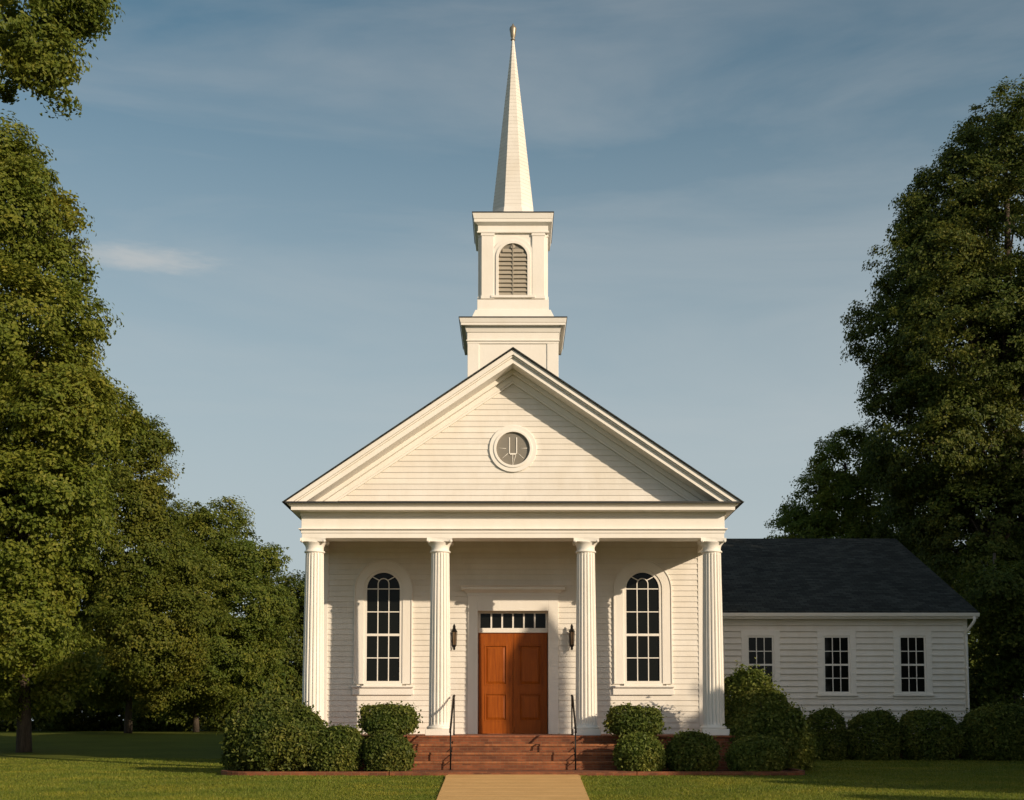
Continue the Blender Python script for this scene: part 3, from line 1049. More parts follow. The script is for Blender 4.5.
mb = MB()
z_wt = z_ev - 0.13
siding(mb, YW, GW + 0.35, z_wt, hall_runs, None, expo=0.205, lap=0.058)
mb.build('wall', M_SIDING, hall)
mb = MB()
yb_ = 2 * YRG - YW
mb.box(XL, XW, YW + 0.03, yb_, GW - 0.1, z_wt)
mb.prism_x([(YW + 0.03, z_wt + .001), (yb_, z_wt + .001), (YRG, z_rg - 0.25)], XW - 0.2, XW - 0.01)
mb.prism_x([(YW + 0.03, z_wt + .001), (yb_, z_wt + .001), (YRG, z_rg - 0.25)], XL, XL + 0.2)
mb.build('side_wall', M_SIDING, hall)
mb = MB(); mb.box(XL - .02, XW + 0.02, YW - 0.02, yb_ + 0.02, GW - 0.3, GW + 0.35); mb.build('foundation', M_BRICK, hall)
mb = MB()
mb.box(XW - 0.12, XW + 0.025, YW - 0.04, YW + 0.15, GW + .351, z_wt)
mb.build('corner_board', M_TRIM, hall, 0.006); mb = MB()
mb.box(XL, XW - .121, YW - 0.03, YW + 0.02, z_wt - 0.22, z_wt)
mb.build('frieze_board', M_TRIM, hall, 0.006)
mb = MB()
ye, yb2 = YW - 0.4, 2 * YRG - YW + 0.4
mb.prism_x([(ye, z_ev), (ye, z_ev + 0.07), (YRG, z_rg), (yb2, z_ev + 0.07), (yb2, z_ev), (YRG, z_rg - 0.10)], XL - 0.1, XE)
mb.build('roof', M_ROOF, hall)
mb = MB()
mb.box(XL - .1, XE - 0.02, ye + 0.03, YW + 0.03, z_ev - 0.13, z_ev - 0.10)     # soffit
mb.box(XL - .1, XE - 0.02, ye + 0.005, ye + 0.03, z_ev - 0.17, z_ev - 0.002)
mb.prism_x([(ye + .03, z_ev - 0.16), (ye + .03, z_ev - .01), (YRG, z_rg - 0.11), (yb2 - .03, z_ev - .01), (yb2 - .03, z_ev - 0.16), (YRG, z_rg - 0.28)], XE - 0.05, XE - 0.015)
mb.build('fascia', M_TRIM, hall, 0.004)
mb = MB()
mb.prism_x([(ye - 0.10, z_ev - 0.03), (ye - 0.11, z_ev + 0.015), (ye - .085, z_ev + .015), (ye + 0.003, z_ev - .10), (ye - 0.05, z_ev - 0.12), (ye - .085, z_ev - .09)], XL - .1, XE + 0.0)
mb.build('gutter', M_TRIM, hall, 0.003)
mb = MB()
xd = XE - 0.16
mb.tube([(xd, ye - 0.045, z_ev - 0.10), (xd, ye - 0.045, z_ev - 0.24), (xd - 0.05, ye + .0, z_ev - .34), (XW - 0.06, YW - 0.11, z_ev - 0.62), (XW - 0.04, YW - 0.095, z_ev - 0.75), (XW - 0.04, YW - 0.095, GW + 0.2), (XW - 0.04, YW - 0.25, GW + 0.08)], 0.05, 10)
for zz in (GW + 1.3, GW + 3.0): mb.box(XW - 0.11, XW + 0.03, YW - 0.15, YW - 0.03, zz, zz + 0.03)
mb.build('downspout', M_TRIM, hall)


def hall_window(cx):
    mb = MB()
    a, b = wh, wh + 0.20
    rect = lambda r, zb, zt: [(cx - r, zb), (cx + r, zb), (cx + r, zt), (cx - r, zt)]
    mb.strip(rect(a, wz_bot - .01, wz_top), rect(b, wz_bot - .03, wz_top + 0.2), YW - 0.055, YW + 0.03)
    win = mb.build('window', M_TRIM, hall, 0.005)
    s = MB()
    zb, zt = wz_bot - .008, wz_top - .002
    s.strip(rect(a - .055, zb + .07, zt - .055), rect(a - .001, zb, zt), YW - 0.028, YW + 0.03)
    ri = a - .055
    zm_ = (zb + zt) / 2
    s.box(cx - ri, cx + ri, YW - 0.026, YW + 0.02, zm_ - 0.032, zm_ + 0.032)
    for (u0, u1) in ((zb + .07, zm_), (zm_, zt - .055)):
        zz = (u0 + u1) / 2
        s.box(cx - ri, cx + ri, YW - 0.014, YW + 0.02, zz - 0.014, zz + 0.014)
    for sx in (-1, 1):
        s.box(cx + sx * ri / 3 - .014, cx + sx * ri / 3 + .014, YW - 0.016, YW + 0.02, zb + .07, zt - .055)
    s.build('sash', M_TRIM, win, 0.003)
    g = MB(); g.box(cx - a + .01, cx + a - .01, YW + 0.004, YW + 0.026, zb + .01, zt - .01); g.build('pane', M_GLASS, win)
    q = MB()
    q.box(cx - b - .05, cx + b + .05, YW - 0.12, YW + .02, wz_bot - .09, wz_bot - .032)
    q.box(cx - b, cx + b, YW - 0.05, YW + .02, wz_bot - .19, wz_bot - .092)
    q.build('sill', M_TRIM, win, 0.005)


for c in wcs: hall_window(c)

# ------------------------------------------------------------------ wall lanterns
def lantern(cx, zc, label):
    y = YB - 0.19
    o = thing('wall_lantern', (cx, YB, zc), label, 'lantern', 'lanterns beside the church door')
    mb = MB()
    mb.lathe([(0.08, zc + .14), (0.092, zc + .15), (0.08, zc + .17), (0.055, zc + .21), (0.036, zc + .25), (0.042, zc + .29), (0.025, zc + .33), (0.010, zc + .36)], cx, y, 6, smooth=False)
    mb.lathe([(0.02, zc - .36), (0.035, zc - .33), (0.03, zc - .29), (0.055, zc - .25), (0.066, zc - .235), (0.066, zc - .22)], cx, y, 6, smooth=False)
    for k in range(6):
        a = 2 * math.pi * k / 6
        p0 = (cx + 0.060 * math.cos(a), y + 0.060 * math.sin(a), zc - .225); p1 = (cx + 0.078 * math.cos(a), y + 0.078 * math.sin(a), zc + .145)
        mb.tube([p0, p1], 0.008, 5)
    mb.build('cage', M_IRON, o)
    mb = MB(); mb.lathe([(0.050, zc - .219), (0.066, zc + .139)], cx, y, 6, smooth=False); mb.build('lamp_glass', M_LAMPGLASS, o)
    mb = MB()
    mb.box(cx - 0.045, cx + 0.045, YB - 0.05, YB - 0.012, zc - 0.22, zc + 0.12)
    mb.tube([(cx, YB - .04, zc - .16), (cx, YB - .10, zc - .30), (cx, y, zc - .34)], 0.013, 8)
    mb.tube([(cx, YB - .04, zc + .05), (cx, YB - .07, zc + .24), (cx, y, zc + .26)], 0.012, 8)
    mb.build('bracket', M_IRON, o)


zl = Z(637.5, YB)
lantern(X(454.5, YB, zl), zl, 'black iron wall lantern on the clapboards left of the wooden door')
lantern(X(571.5, YB, zl), zl, 'black iron wall lantern on the clapboards right of the wooden door')

# ------------------------------------------------------------------ handrails
def handrail(x, label):
    o = thing('handrail', (x, 30.6, lz), label, 'handrail', 'iron handrails on the church steps')
    yb0, yt0 = 30.35, 32.15
    zb, zt = lz + 1.0, FLOOR + 1.02
    mb = MB(); mb.tube([(x, yb0 - .16, zb - .10), (x, yb0 - .13, zb - .01), (x, yb0, zb + .03), (x, yt0 - 0.4, zt - 0.03), (x, yt0, zt), (x, yt0 + .14, zt - .01)], 0.026, 8); mb.build('rail', M_IRON, o)
    mb = MB(); mb.tube([(x, yb0, lz), (x, yb0, zb + .02)], 0.019, 8); mb.lathe([(.05, lz + .001), (.05, lz + .014)], x, yb0, 12); mb.build('post', M_IRON, o)
    mb = MB(); mb.tube([(x, yt0, FLOOR), (x, yt0, zt)], 0.019, 8); mb.lathe([(.05, FLOOR + .001), (.05, FLOOR + .014)], x, yt0, 12); mb.build('post', M_IRON, o)
    mb = MB()
    mb.tube([(x, yb0, lz + .16), (x, yt0, FLOOR + .16)], 0.012, 6)
    mb.build('lower_rail', M_IRON, o)


xr = abs(X(450.5, 30.35, 0.6))
handrail(-xr, 'black iron handrail on the left side of the brick steps')
handrail(xr, 'black iron handrail on the right side of the brick steps')

# ------------------------------------------------------------------ bed and edging
mb = MB(); mb.box(-2.9, 2.9, Y_EDGE, 30.62, -0.1, lz); tag(mb.build('landing', M_BRICK, None, 0.01), kind='structure')


def bed_outline(s):
    pts = [(s * 2.92, Y_EDGE + .0)]
    xe = 7.05
    pts += [(s * xx, Y_EDGE + 0.0) for xx in (3.8, 4.8, 5.6, 6.1)]
    for k in range(1, 9):
        a = k / 8 * math.pi / 2
        pts.append((s * (6.1 + (xe - 6.1) * math.sin(a)), Y_EDGE + 0.95 * (1 - math.cos(a))))
    pts += [(s * xe, 31.5), (s * xe, 33.0)]
    return pts


for s in (-1, 1):
    out = bed_outline(s)
    inn = []
    for i, p in enumerate(out):
        a, b = out[max(i - 1, 0)], out[min(i + 1, len(out) - 1)]
        dx, dy = b[0] - a[0], b[1] - a[1]
        L = math.hypot(dx, dy)
        nx, ny = -dy / L * s, dx / L * s
        inn.append((p[0] + nx * 0.14, p[1] + ny * 0.14))
    mb = MB()
    n = len(out)
    v = [(x, y, -.05) for x, y in out] + [(x, y, lz) for x, y in out] + [(x, y, lz) for x, y in inn] + [(x, y, -.05) for x, y in inn]
    f = []
    for i in range(n - 1):
        for r_ in range(3):
            f.append((r_ * n + i, r_ * n + i + 1, (r_ + 1) * n + i + 1, (r_ + 1) * n + i))
    mb.add(v, f)
    tag(mb.build('brick_edging', M_BRICK), 'low red brick edging round the shrub bed on the %s of the steps' % ('left' if s < 0 else 'right'), 'edging')
    mb = MB()
    poly = inn + [(s * 2.7, 33.0), (s * 2.7, Y_EDGE + .14)]
    nn = len(poly)
    mb.add([(x, y, 0.06) for x, y in poly], [tuple(range(nn))])
    tag(mb.build('mulch_bed', M_MULCH), kind='structure')

# ------------------------------------------------------------------ foliage
def leaf_mesh(name, mat, c, nrm, size, parent=None, org=(0, 0, 0), wid=0.62):
    """one mesh of folded leaf blades; c, nrm: (n,3) arrays, size: (n,)"""
    n = len(c)
    rnd = RNG.normal(size=(n, 3))
    nrm = nrm / (np.linalg.norm(nrm, axis=1, keepdims=True) + 1e-9)
    t = np.cross(nrm, rnd); t /= (np.linalg.norm(t, axis=1, keepdims=True) + 1e-9)
    b = np.cross(nrm, t)
    s = size[:, None]
    v = np.empty((n, 4, 3), dtype=np.float32)
    fold = nrm * s * 0.12
    v[:, 0] = c - t * s * 0.5
    v[:, 1] = c + b * s * wid * 0.5 + fold + t * s * 0.05
    v[:, 2] = c + t * s * 0.5
    v[:, 3] = c - b * s * wid * 0.5 + fold + t * s * 0.05
    v -= np.array(org, dtype=np.float32)
    me = bpy.data.meshes.new(name)
    me.vertices.add(n * 4); me.loops.add(n * 4); me.polygons.add(n)
    me.vertices.foreach_set('co', v.reshape(-1))
    me.loops.foreach_set('vertex_index', np.arange(n * 4, dtype=np.int32))
    me.polygons.foreach_set('loop_start', np.arange(0, n * 4, 4, dtype=np.int32))
    me.polygons.foreach_set('loop_total', np.full(n, 4, dtype=np.int32))
    me.polygons.foreach_set('use_smooth', np.zeros(n, dtype=bool))
    me.materials.append(mat)
    me.update(calc_edges=True)
    o = bpy.data.objects.new(name, me)
    COL.objects.link(o)
    if parent is not None: o.parent = parent
    else: o.location = org
    return o


def unit(n):
    v = RNG.normal(size=(n, 3))
    return v / np.linalg.norm(v, axis=1, keepdims=True)


def crown_points(lobes, per_m2=1.6, per_cl=34, leaf=0.24, crad=0.55, gap=0.12, inner=0.25):
    """lobes: (cx,cy,cz,rx,ry,rz). Sprays of leaves near the surface of lumpy lobes."""
    C, NR, SZ = [], [], []
    L = np.array(lobes)
    for li, (x, y, z, rx, ry, rz) in enumerate(lobes):
        area = 4 * math.pi * ((rx * ry) ** 1.6 / 3 + (rx * rz) ** 1.6 / 3 + (ry * rz) ** 1.6 / 3) ** (1 / 1.6)
        n = int(area * per_m2)
        if n < 3: continue
        d = unit(n)
        # boughs: lumps on the lobe surface
        nb = max(5, int(area / 5.0))
        bd = unit(nb); bs = RNG.uniform(0.12, 0.34, nb); bw = RNG.uniform(8, 22, nb)
        lump = np.zeros(n)
        for k in range(nb):
            lump = np.maximum(lump, bs[k] * np.exp(-bw[k] * (1 - d @ bd[k])))
        rr = RNG.uniform(0.72, 0.88, n) + lump
        spr = RNG.random(n) < 0.14
        rr[spr] += RNG.uniform(0.03, 0.13, spr.sum())
        ins = (RNG.random(n) < inner) & ~spr
        rr[ins] *= RNG.uniform(0.45, 0.9, ins.sum())
        cen = np.array([x, y, z]) + d * rr[:, None] * np.array([rx, ry, rz])
        keep = np.ones(n, dtype=bool)
        for lj in range(len(lobes)):      # drop what lies deep inside a neighbour
            if lj == li: continue
            q = (cen - L[lj, :3]) / L[lj, 3:]
            keep &= (np.linalg.norm(q, axis=1) > 0.62)
        keep &= RNG.random(n) > gap
        cen, dd, spr = cen[keep], d[keep], spr[keep]
        m = len(cen)
        if m == 0: continue
        k = per_cl
        cr_ = crad * RNG.uniform(0.55, 1.25, m) * np.where(spr, 0.6, 1.0)
        off = np.clip(RNG.normal(size=(m, k, 3)), -1.7, 1.7) * 0.5
        off[:, :, 2] *= 0.62
        off[:, :, 2] -= 0.25 * (off[:, :, 0] ** 2 + off[:, :, 1] ** 2)     # sprays droop at their ends
        p = cen[:, None, :] + off * cr_[:, None, None]
        nn = dd[:, None, :] * 0.9 + off * 0.35 + np.array([0, 0, 0.45]) + RNG.normal(size=(m, k, 3)) * 0.45
        C.append(p.reshape(-1, 3)); NR.append(nn.reshape(-1, 3))
        SZ.append(leaf * RNG.uniform(0.65, 1.25, m * k))
    return np.concatenate(C), np.concatenate(NR), np.concatenate(SZ)


def trunk_mesh(base, lobes, r0, top, limbs=3):
    mb = MB()
    b = Vector(base); t = Vector(top)
    pts, rad = [], []
    n = 8
    for i in range(n + 1):
        u = i / n
        p = b.lerp(t, u)
        p.x += 0.25 * math.sin(u * 5 + base[0]) * u; p.y += 0.2 * math.cos(u * 4 + base[0]) * u
        pts.append(p); rad.append(r0 * (1 - 0.80 * u) * (1.35 if i == 0 else 1.0))
    mb.tube(pts, rad, 10)
    for (x, y, z, rx, ry, rz) in lobes:
        e = Vector((x, y, z))
        for k in range(limbs):
            d = Vector((random.uniform(-1, 1), random.uniform(-1, 1), random.uniform(-.35, 0.9)))
            tip = e + Vector((d.x * rx, d.y * ry, d.z * rz)) * 0.6
            u = min(max((tip.z - base[2]) / max(0.1, (top[2] - base[2])) * 0.62, 0.16), 0.95)
            i = min(int(u * n), n - 1)
            s = pts[i].lerp(pts[i + 1], u * n - i)
            mid = s.lerp(tip, 0.5) + Vector((random.uniform(-.4, .4), random.uniform(-.4, .4), random.uniform(0.1, 0.9)))
            q1 = s.lerp(mid, 0.5); q3 = mid.lerp(tip, 0.5)
            rr = r0 * (1 - 0.8 * u) * random.uniform(0.28, 0.45)
            mb.tube([s, q1, mid, q3, tip], [rr, rr * .8, rr * .55, rr * .35, 0.012], 6)
    return mb


def sub_lobes(lobes, k=3, f=(0.38, 0.6)):
    """billows: smaller lobes seated on the big ones"""
    out = list(lobes)
    for (x, y, z, rx, ry, rz) in lobes:
        for d in unit(k):
            s = random.uniform(*f)
            q = 0.72
            out.append((x + d[0] * rx * q, y + d[1] * ry * q, z + d[2] * rz * q, rx * s, ry * s, rz * s * 0.85))
    return out


def tree(name, base, lobes, label, mat, r0=0.4, group='trees round the church', leaf=0.165, per_m2=2.3, per_cl=90, crad=0.62, gap=0.07, k=2, limbs=3, top=None, inner=0.25):
    o = thing(name, base, label, 'tree', group)
    if top is None:
        zmax = max(l[2] for l in lobes)
        best = max(lobes, key=lambda l: l[2])
        top = (base[0] * 0.55 + best[0] * 0.45, base[1] * 0.55 + best[1] * 0.45, zmax)
    trunk_mesh(base, lobes, r0, top, limbs).build('trunk', M_BARK, o)
    c, nr, sz = crown_points(sub_lobes(lobes, k), per_m2, per_cl, leaf, crad, gap, inner)
    leaf_mesh('crown', mat, c, nr, sz, o, base)
    return o


def copy_tree(src, loc, rz=0.0, sc=1.0, label=None):
    c = src.copy(); COL.objects.link(c)
    c.location = loc; c.rotation_euler = (0, 0, rz); c.scale = (sc, sc, sc)
    if label: c['label'] = label
    for ch in src.children:
        d = ch.copy(); COL.objects.link(d); d.parent = c
    return c


def PL(y, specs, depth=1.0):
    """lobe list from rough outlines: (px, py, radius_px[, y offset]) at distance y"""
    out = []
    for sp_ in specs:
        px, py, r = sp_[:3]
        dy = sp_[3] if len(sp_) > 3 else random.uniform(-1.2, 1.2)
        x, yy, z = at(px, py, y + dy)
        m = r / F * (y * ct + (z - EYE) * st)
        out.append((x, yy, z, m, m * depth, m * 0.92))
    return out


def gbase(px, y): return (X(px, y, gz(y)), y, gz(y))


G_L, G_R = 'trees left of the church', 'trees right of the church'
# left side
tree('broadleaf_tree', gbase(24, 46), PL(46, [(-40, 230, 95), (0, 220, 62, -1), (28, 190, 26, 0), (66, 214, 20, 0), (50, 270, 42, 0), (10, 340, 80, -2), (80, 318, 27, -1), (60, 345, 36, 0), (-50, 420, 120), (50, 430, 70, -2), (98, 398, 26, 0), (118, 428, 22, 0), (20, 520, 85, -2),
     (-60, 560, 110), (15, 625, 52, -3), (-8, 156, 46), (22, 168, 24, 0), (45, 590, 30, -2.5), (-30, 660, 55, -1), (60, 660, 40, 1), (-10, 700, 26, -1), (52, 696, 22, 0.5)]),
     'tall sunlit broadleaf tree filling the left edge, its crown nearly reaching the overhanging branch', M_LEAF_A, 0.22, G_L, k=2)
tree('broadleaf_tree', gbase(128, 67), PL(67, [(112, 448, 48, -1), (150, 440, 20, -1), (138, 482, 34, -1), (95, 520, 70, -2), (60, 600, 55, 0), (140, 560, 55, -2), (150, 630, 56, -3), (95, 655, 48, -1), (185, 610, 40, -2), (150, 680, 30, -1), (105, 690, 24, 0)]),
     'broad olive green tree, second from the left edge, lower than the tall one beside it', M_LEAF_A, 0.17, G_L, k=2)
tree('broadleaf_tree', gbase(196, 73), PL(73, [(218, 528, 36, 0), (186, 525, 24, 0), (246, 560, 32, 0), (200, 580, 44, -1), (240, 610, 46, -1), (215, 655, 45, -2), (165, 665, 38, -1), (255, 650, 28, 0), (215, 690, 26, 0), (178, 700, 22, 0)]),
     'rounded mid green tree standing between the tall left trees and the church', M_LEAF_B, 0.15, G_L, k=2)
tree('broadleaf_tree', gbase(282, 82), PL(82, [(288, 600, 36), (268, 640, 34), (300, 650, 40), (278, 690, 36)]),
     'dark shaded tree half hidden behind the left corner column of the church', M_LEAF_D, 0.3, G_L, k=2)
# branch hanging in at the top left
tree('broadleaf_tree', (-19.5, 30, 0), PL(30, [(-170, 60, 130), (-60, 10, 90), (15, 25, 52, 0), (62, -8, 46, 0), (48, 62, 36, -0.5), (85, 8, 26, 0), (62, 90, 17, 0), (-250, 190, 140), (-120, -80, 130)]),
     'near tree outside the left edge, only its leafy branch hanging into the top left corner', M_LEAF_B, 0.5, G_L, k=2, leaf=0.13, per_m2=3.2, crad=0.42, gap=0.15, inner=0.3, limbs=0)
# right side
tree('broadleaf_tree', gbase(1010, 58), PL(58, [(1015, 160, 72, 0), (970, 205, 62, 0), (930, 225, 32, 0), (1040, 250, 110, 0), (960, 300, 70, 1), (935, 275, 56, -1), (900, 330, 48, 0), (985, 350, 90, -2), (900, 390, 38, 0), (945, 440, 75, -1), (1040, 440, 110, 0), (1000, 545, 85, -1), (925, 520, 50, 1), (1100, 330, 110, 0), (1080, 560, 100), (905, 455, 40, 0), (990, 470, 80, 1)]),
     'huge dark green tree filling the right edge above the side building', M_LEAF_D, 0.45, G_R, k=2, gap=0.12)
tree('broadleaf_tree', gbase(850, 66), PL(66, [(850, 462, 40), (822, 500, 36), (868, 510, 50), (795, 532, 28), (840, 560, 55), (900, 560, 55)]),
     'smaller green tree whose crown shows over the dark roof of the side building', M_LEAF_B, 0.4, G_R, k=2)
tree('broadleaf_tree', gbase(1012, 50), PL(50, [(1008, 600, 44), (1020, 655, 46), (995, 690, 34), (1050, 620, 60), (985, 560, 30, 4)]),
     'low dark tree at the right edge beside the end wall of the side building', M_LEAF_D, 0.3, G_R, k=2)

# background wood: one model, copied
BG = tree('background_tree', (-30.0, 84, gz(84)), [(-30, 84, 5.5, 4.2, 3.5, 3.8), (-28.5, 83, 9.0, 3.4, 3.0, 3.4), (-31.5, 85, 3.0, 3.8, 3.2, 2.8), (-27.5, 84, 3.2, 3.6, 3, 2.8)],
     'dark background tree deep behind the left lawn', M_LEAF_D, 0.3, 'background trees behind the church', leaf=0.34, per_m2=1.3, per_cl=26, crad=0.8)
bg_spots = [(-44, 82, 1.1), (-38, 88, 1.0), (-24, 82, 0.95), (-17.5, 80, 0.9), (-12.5, 86, 0.95), (-7, 90, 0.95), (10, 92, 0.8), (19, 84, 1.0), (25, 78, 1.1), (31, 82, 1.2), (38, 80, 1.25), (45, 84, 1.2), (-50, 78, 1.1), (-36, 80, 0.7), (-24, 84, 0.7), (-33, 77, 0.48), (-28, 79, 0.5), (-21.5, 80, 0.45), (-18, 83, 0.5), (-37, 72, 0.5)]
for i, (x, y, s) in enumerate(bg_spots):
    copy_tree(BG, (x, y, gz(y)), random.uniform(0, 6.28), s, 'dark background tree in the wood %s' % ('behind the left lawn' if x < 0 else 'behind the side building'))
BG['label'] = 'dark background tree in the wood behind the left lawn'

# trees outside the frame on the right, whose shade falls on the side building and lawn
SH = tree('shade_tree', (27, 29, 0), [(27, 29, 8.5, 5.5, 5.5, 4.8), (28, 27.5, 12.5, 4.2, 4.2, 3.6), (25.5, 30, 5.0, 4.0, 4.0, 3.2), (29, 30, 4.2, 4.2, 4, 3.2)],
     'broad shade tree standing right of the view', M_LEAF_B, 0.45, 'shade trees right of the view', leaf=0.34, per_m2=1.4, per_cl=26, crad=0.75, k=2)
for x, y, s in ((35, 27, 1.4), (33, 19, 1.2), (45, 37, 1.3), (54, 30, 1.3), (37, 44, 1.25), (44, 26, 1.35)):
    copy_tree(SH, (x, y, gz(y)), random.uniform(0, 6.28), s)


# ------------------------------------------------------------------ shrubs
def shrub(name, px0, px1, py0, y, zb, label, mat, leaf=0.085, dens=2100, boxy=2.0, ragged=0.085, group='shrubs round the church', lobes=None):
    """clipped or loose shrub filling the outline px0..px1 / py0 at distance y"""
    cx = (px0 + px1) / 2
    zt = Z(py0, y)
    xm = X(cx, y, (zt + zb) / 2); rx = abs(X(px1, y, (zt + zb) / 2) - xm)
    rz = (zt - zb) * 0.58; zc = zt - rz
    o = thing(name, (xm, y, zb), label, 'shrub', group)
    ls = [(xm, y, zc, rx, rx * 0.92, rz)]
    if lobes:
        ls = [(X(a, y + dy, None, b), y + dy, Z(b, y + dy), r / F * y, r / F * y * 0.95, r2 / F * y) for a, b, r, r2, dy in lobes]
    C, NR = [], []
    for (x, yy, z, a, b, c) in ls:
        area = 4 * math.pi * ((a * b) ** 1.6 / 3 + (a * c) ** 1.6 / 3 + (b * c) ** 1.6 / 3) ** (1 / 1.6)
        n = int(area * dens)
        d = unit(n)
        sup = (np.abs(d) ** boxy).sum(axis=1) ** (-1.0 / boxy)
        nb = 40
        bd = unit(nb); bs = RNG.uniform(-1, 1, nb)
        lump = (np.exp(-14 * (1 - d @ bd.T)) * bs).sum(axis=1)
        depth = 1 - np.abs(RNG.normal(size=n)) * 0.10
        sprig = (RNG.random(n) < 0.13) * np.abs(RNG.normal(size=n)) * ragged
        rr = sup * (depth + ragged * 0.9 * lump + sprig)
        p = np.array([x, yy, z]) + d * rr[:, None] * np.array([a, b, c])
        p[:, 2] = np.maximum(p[:, 2], zb + RNG.uniform(0.0, 0.12, n))
        C.append(p); NR.append(d * 0.6 + np.array([0, 0, 0.35]) + RNG.normal(size=(n, 3)) * 0.6)
    C, NR = np.concatenate(C), np.concatenate(NR)
    leaf_mesh('foliage', mat, C, NR, leaf * RNG.uniform(0.6, 1.3, len(C)), o, (xm, y, zb))
    mb = MB()
    for k in range(9):
        a = 2 * math.pi * k / 9
        q = random.uniform(0.3, 0.55)
        mb.tube([(xm + .06 * math.cos(a), y + .06 * math.sin(a), zb - .05), (xm + rx * .3 * math.cos(a), y + rx * .3 * math.sin(a), zb + (zt - zb) * .4), (xm + rx * q * math.cos(a), y + rx * q * .9 * math.sin(a), zb + (zt - zb) * .66)], [0.025, 0.018, 0.006], 5)
    mb.build('stems', M_TWIG, o)
    return o


BEDZ = 0.06
shrub('shrub', 224, 326, 697, 30.6, BEDZ, 'large loose shrub in front of the left corner column', M_BOX, leaf=0.10, dens=1500, boxy=2.3, ragged=0.16,
      lobes=[(270, 722, 28, 25, 0.1), (248, 738, 22, 24, -0.1), (296, 728, 25, 22, 0.0), (282, 745, 40, 27, -0.15), (238, 755, 14, 18, 0), (310, 748, 14, 24, 0)])
shrub('boxwood', 311, 364, 726, 30.35, BEDZ, 'low clipped round shrub beside the large loose shrub on the left', M_BOX, boxy=2.5)
shrub('boxwood', 361, 417, 704, 31.2, BEDZ, 'flat topped clipped shrub rising behind a lower one, left of the steps', M_BOX, boxy=3.0, ragged=0.15, lobes=[(380, 719, 18, 13, 0), (399, 718, 17, 13, -0.05), (389, 725, 25, 10, 0)])
shrub('boxwood', 362, 413, 731, 30.15, BEDZ, 'clipped round shrub touching the left side of the brick steps', M_BOX, boxy=2.0)
shrub('boxwood', 608, 662, 706, 31.2, BEDZ, 'pale topped clipped shrub rising behind a lower one, right of the steps', M_BOX, boxy=3.0, ragged=0.15, lobes=[(626, 720, 17, 13, 0), (644, 720, 17, 13, -0.05), (635, 726, 25, 10, 0)])
shrub('boxwood', 614, 664, 733, 30.15, BEDZ, 'clipped round shrub just right of the brick steps', M_BOX, boxy=2.0)
shrub('boxwood', 667, 718, 733, 30.4, BEDZ, 'dark clipped round shrub in front of the base of the right corner column', M_BOX, boxy=2.4)
shrub('boxwood', 728, 784, 737, 30.2, BEDZ, 'dark dome shaped shrub at the right end of the brick edged bed', M_BOX, boxy=2.4)
shrub('shrub', 722, 816, 668, 32.1, BEDZ, 'large dark loose shrub right of the right corner column, half covering a window', M_BOX, leaf=0.10, dens=1500, boxy=2.3, ragged=0.16,
      lobes=[(752, 700, 20, 29, 0.3), (738, 704, 14, 33, 0.4), (768, 716, 22, 27, 0.0), (786, 732, 19, 24, -0.1), (760, 742, 38, 32, 0), (803, 748, 13, 22, 0)])
yh = 40.6
for a, b, c, lab in ((803, 845, 711, 'dark hedge shrub nearest the church below the side building wall'), (847, 897, 713, 'rounded hedge shrub below the middle window of the side building'),
                     (900, 957, 711, 'wide hedge shrub below the last window of the side building'), (964, 1036, 706, 'tallest hedge shrub at the far right below the corner of the side building')):
    shrub('hedge_shrub', a, b, c, yh, gz(yh), lab, M_BOX, leaf=0.10, dens=1500, boxy=2.8, group='hedge shrubs along the side building')

# slim evergreens outside the frame on the right: their shade crosses the steps; one is added to shade a door leaf
def evergreen(x, y, h, r, label):
    o = thing('slim_evergreen', (x, y, 0), label, 'tree', 'slim evergreens right of the view')
    mb = MB(); mb.tube([(x, y, 0), (x, y, h * .5), (x + .02, y, h * .97)], [0.14, 0.08, 0.012], 8); mb.build('trunk', M_BARK, o)
    n = int(3200 * r * h)
    u = RNG.random(n) ** 0.9
    prof = r * np.clip(np.minimum(1.0, (1 - u) * 9.0), 0.02, 1) * np.minimum(1, 0.55 + u * 3)
    a = RNG.uniform(0, 2 * math.pi, n); q = np.sqrt(RNG.uniform(0.15, 1, n)) * prof
    c = np.stack([x + q * np.cos(a), y + q * np.sin(a), 0.25 + u * (h - .25)], axis=1)
    nn = np.stack([np.cos(a), np.sin(a), np.full(n, 0.5)], axis=1) + RNG.normal(size=(n, 3)) * 0.5
    leaf_mesh('crown', M_LEAF_D, c, nn, 0.11 * RNG.uniform(0.7, 1.3, n), o, (x, y, 0))
    return o


def up_sun(x, y, z, t):
    """point t metres (horizontally) towards the sun from (x,y,z)"""
    return (x + math.sin(SUN_AZ) * t, y - math.cos(SUN_AZ) * t, z + math.tan(SUN_EL) * t)


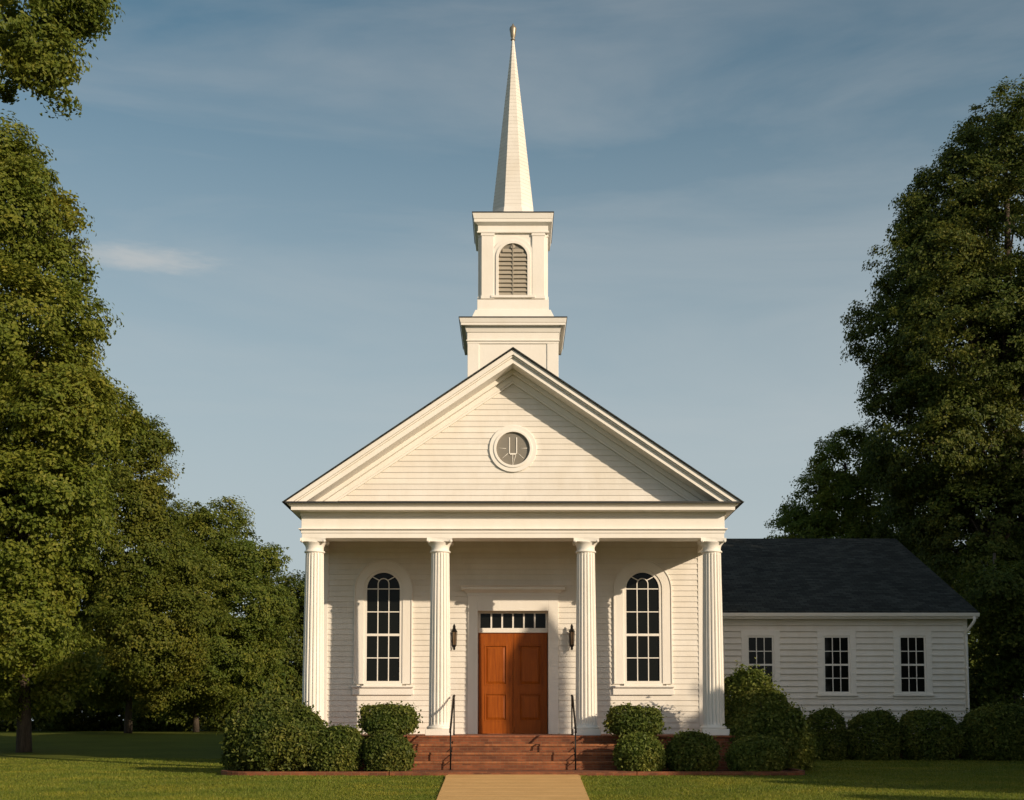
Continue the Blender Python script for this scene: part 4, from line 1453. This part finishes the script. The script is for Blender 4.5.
p = up_sun(0.5, YD, zd1 - 0.05, 22.0)  # unseen tree added here, sized so its shade covers the right door leaf
evergreen(p[0], p[1], p[2] + 0.55, 0.50, 'added slim evergreen out of view on the right, shaped to shade the right door leaf')
for (x, y, h, r) in ((17.5, 20.5, 7.4, 1.5), (19.5, 17.0, 7.8, 1.5), (21.0, 21.5, 8.6, 1.6), (15.5, 17.5, 4.4, 1.0), (17.2, 22.0, 4.6, 1.1), (19.0, 19.0, 5.2, 1.1), (14.0, 14.0, 3.6, 0.9), (19.5, 28.5, 5.6, 1.4), (23.0, 31.5, 6.6, 1.6), (21.0, 34.0, 6.0, 1.6)):
    evergreen(x, y, h, r, 'bushy evergreen in the row standing right of the view')

# ------------------------------------------------------------------ grass
def grass():
    n = 420000
    y = 19.5 + 22.0 * RNG.random(n) ** 1.6
    x = (RNG.random(n) - 0.5) * 2 * (y * 0.43 + 1.0)
    ph = np.array([path_half(v) for v in np.linspace(15, 30, 200)])
    half = np.interp(y, np.linspace(15, 30, 200), ph)
    keep = ~((np.abs(x) < half - 0.05 * RNG.random(n) ** 3) & (y < Y_EDGE)) & ~((np.abs(x) < 7.1) & (y > Y_EDGE - 0.02))
    x, y = x[keep], y[keep]
    n = len(x)
    g = np.array([gz(v) for v in np.linspace(15, 60, 300)])
    z = np.interp(y, np.linspace(15, 60, 300), g)
    h = RNG.uniform(0.018, 0.046, n) * (1 + 0.35 * np.sin(x * 1.3 + 2 * np.sin(y * .7)) * np.cos(y * 0.9))
    w = RNG.uniform(0.004, 0.009, n) * (y / 24)
    a = RNG.uniform(0, 2 * math.pi, n); lean = RNG.normal(size=(n, 2)) * 0.022
    v = np.empty((n, 3, 3), dtype=np.float32)
    v[:, 0] = np.stack([x - w * np.cos(a), y - w * np.sin(a), z], 1)
    v[:, 1] = np.stack([x + w * np.cos(a), y + w * np.sin(a), z], 1)
    v[:, 2] = np.stack([x + lean[:, 0], y + lean[:, 1], z + h], 1)
    me = bpy.data.meshes.new('grass')
    me.vertices.add(n * 3); me.loops.add(n * 3); me.polygons.add(n)
    me.vertices.foreach_set('co', v.reshape(-1))
    me.loops.foreach_set('vertex_index', np.arange(n * 3, dtype=np.int32))
    me.polygons.foreach_set('loop_start', np.arange(0, n * 3, 3, dtype=np.int32))
    me.polygons.foreach_set('loop_total', np.full(n, 3, dtype=np.int32))
    me.materials.append(M_GRASS)
    me.update(calc_edges=True)
    o = bpy.data.objects.new('grass', me); COL.objects.link(o)
    tag(o, 'short mown lawn grass in front of the church', 'grass', kind='stuff')


grass()
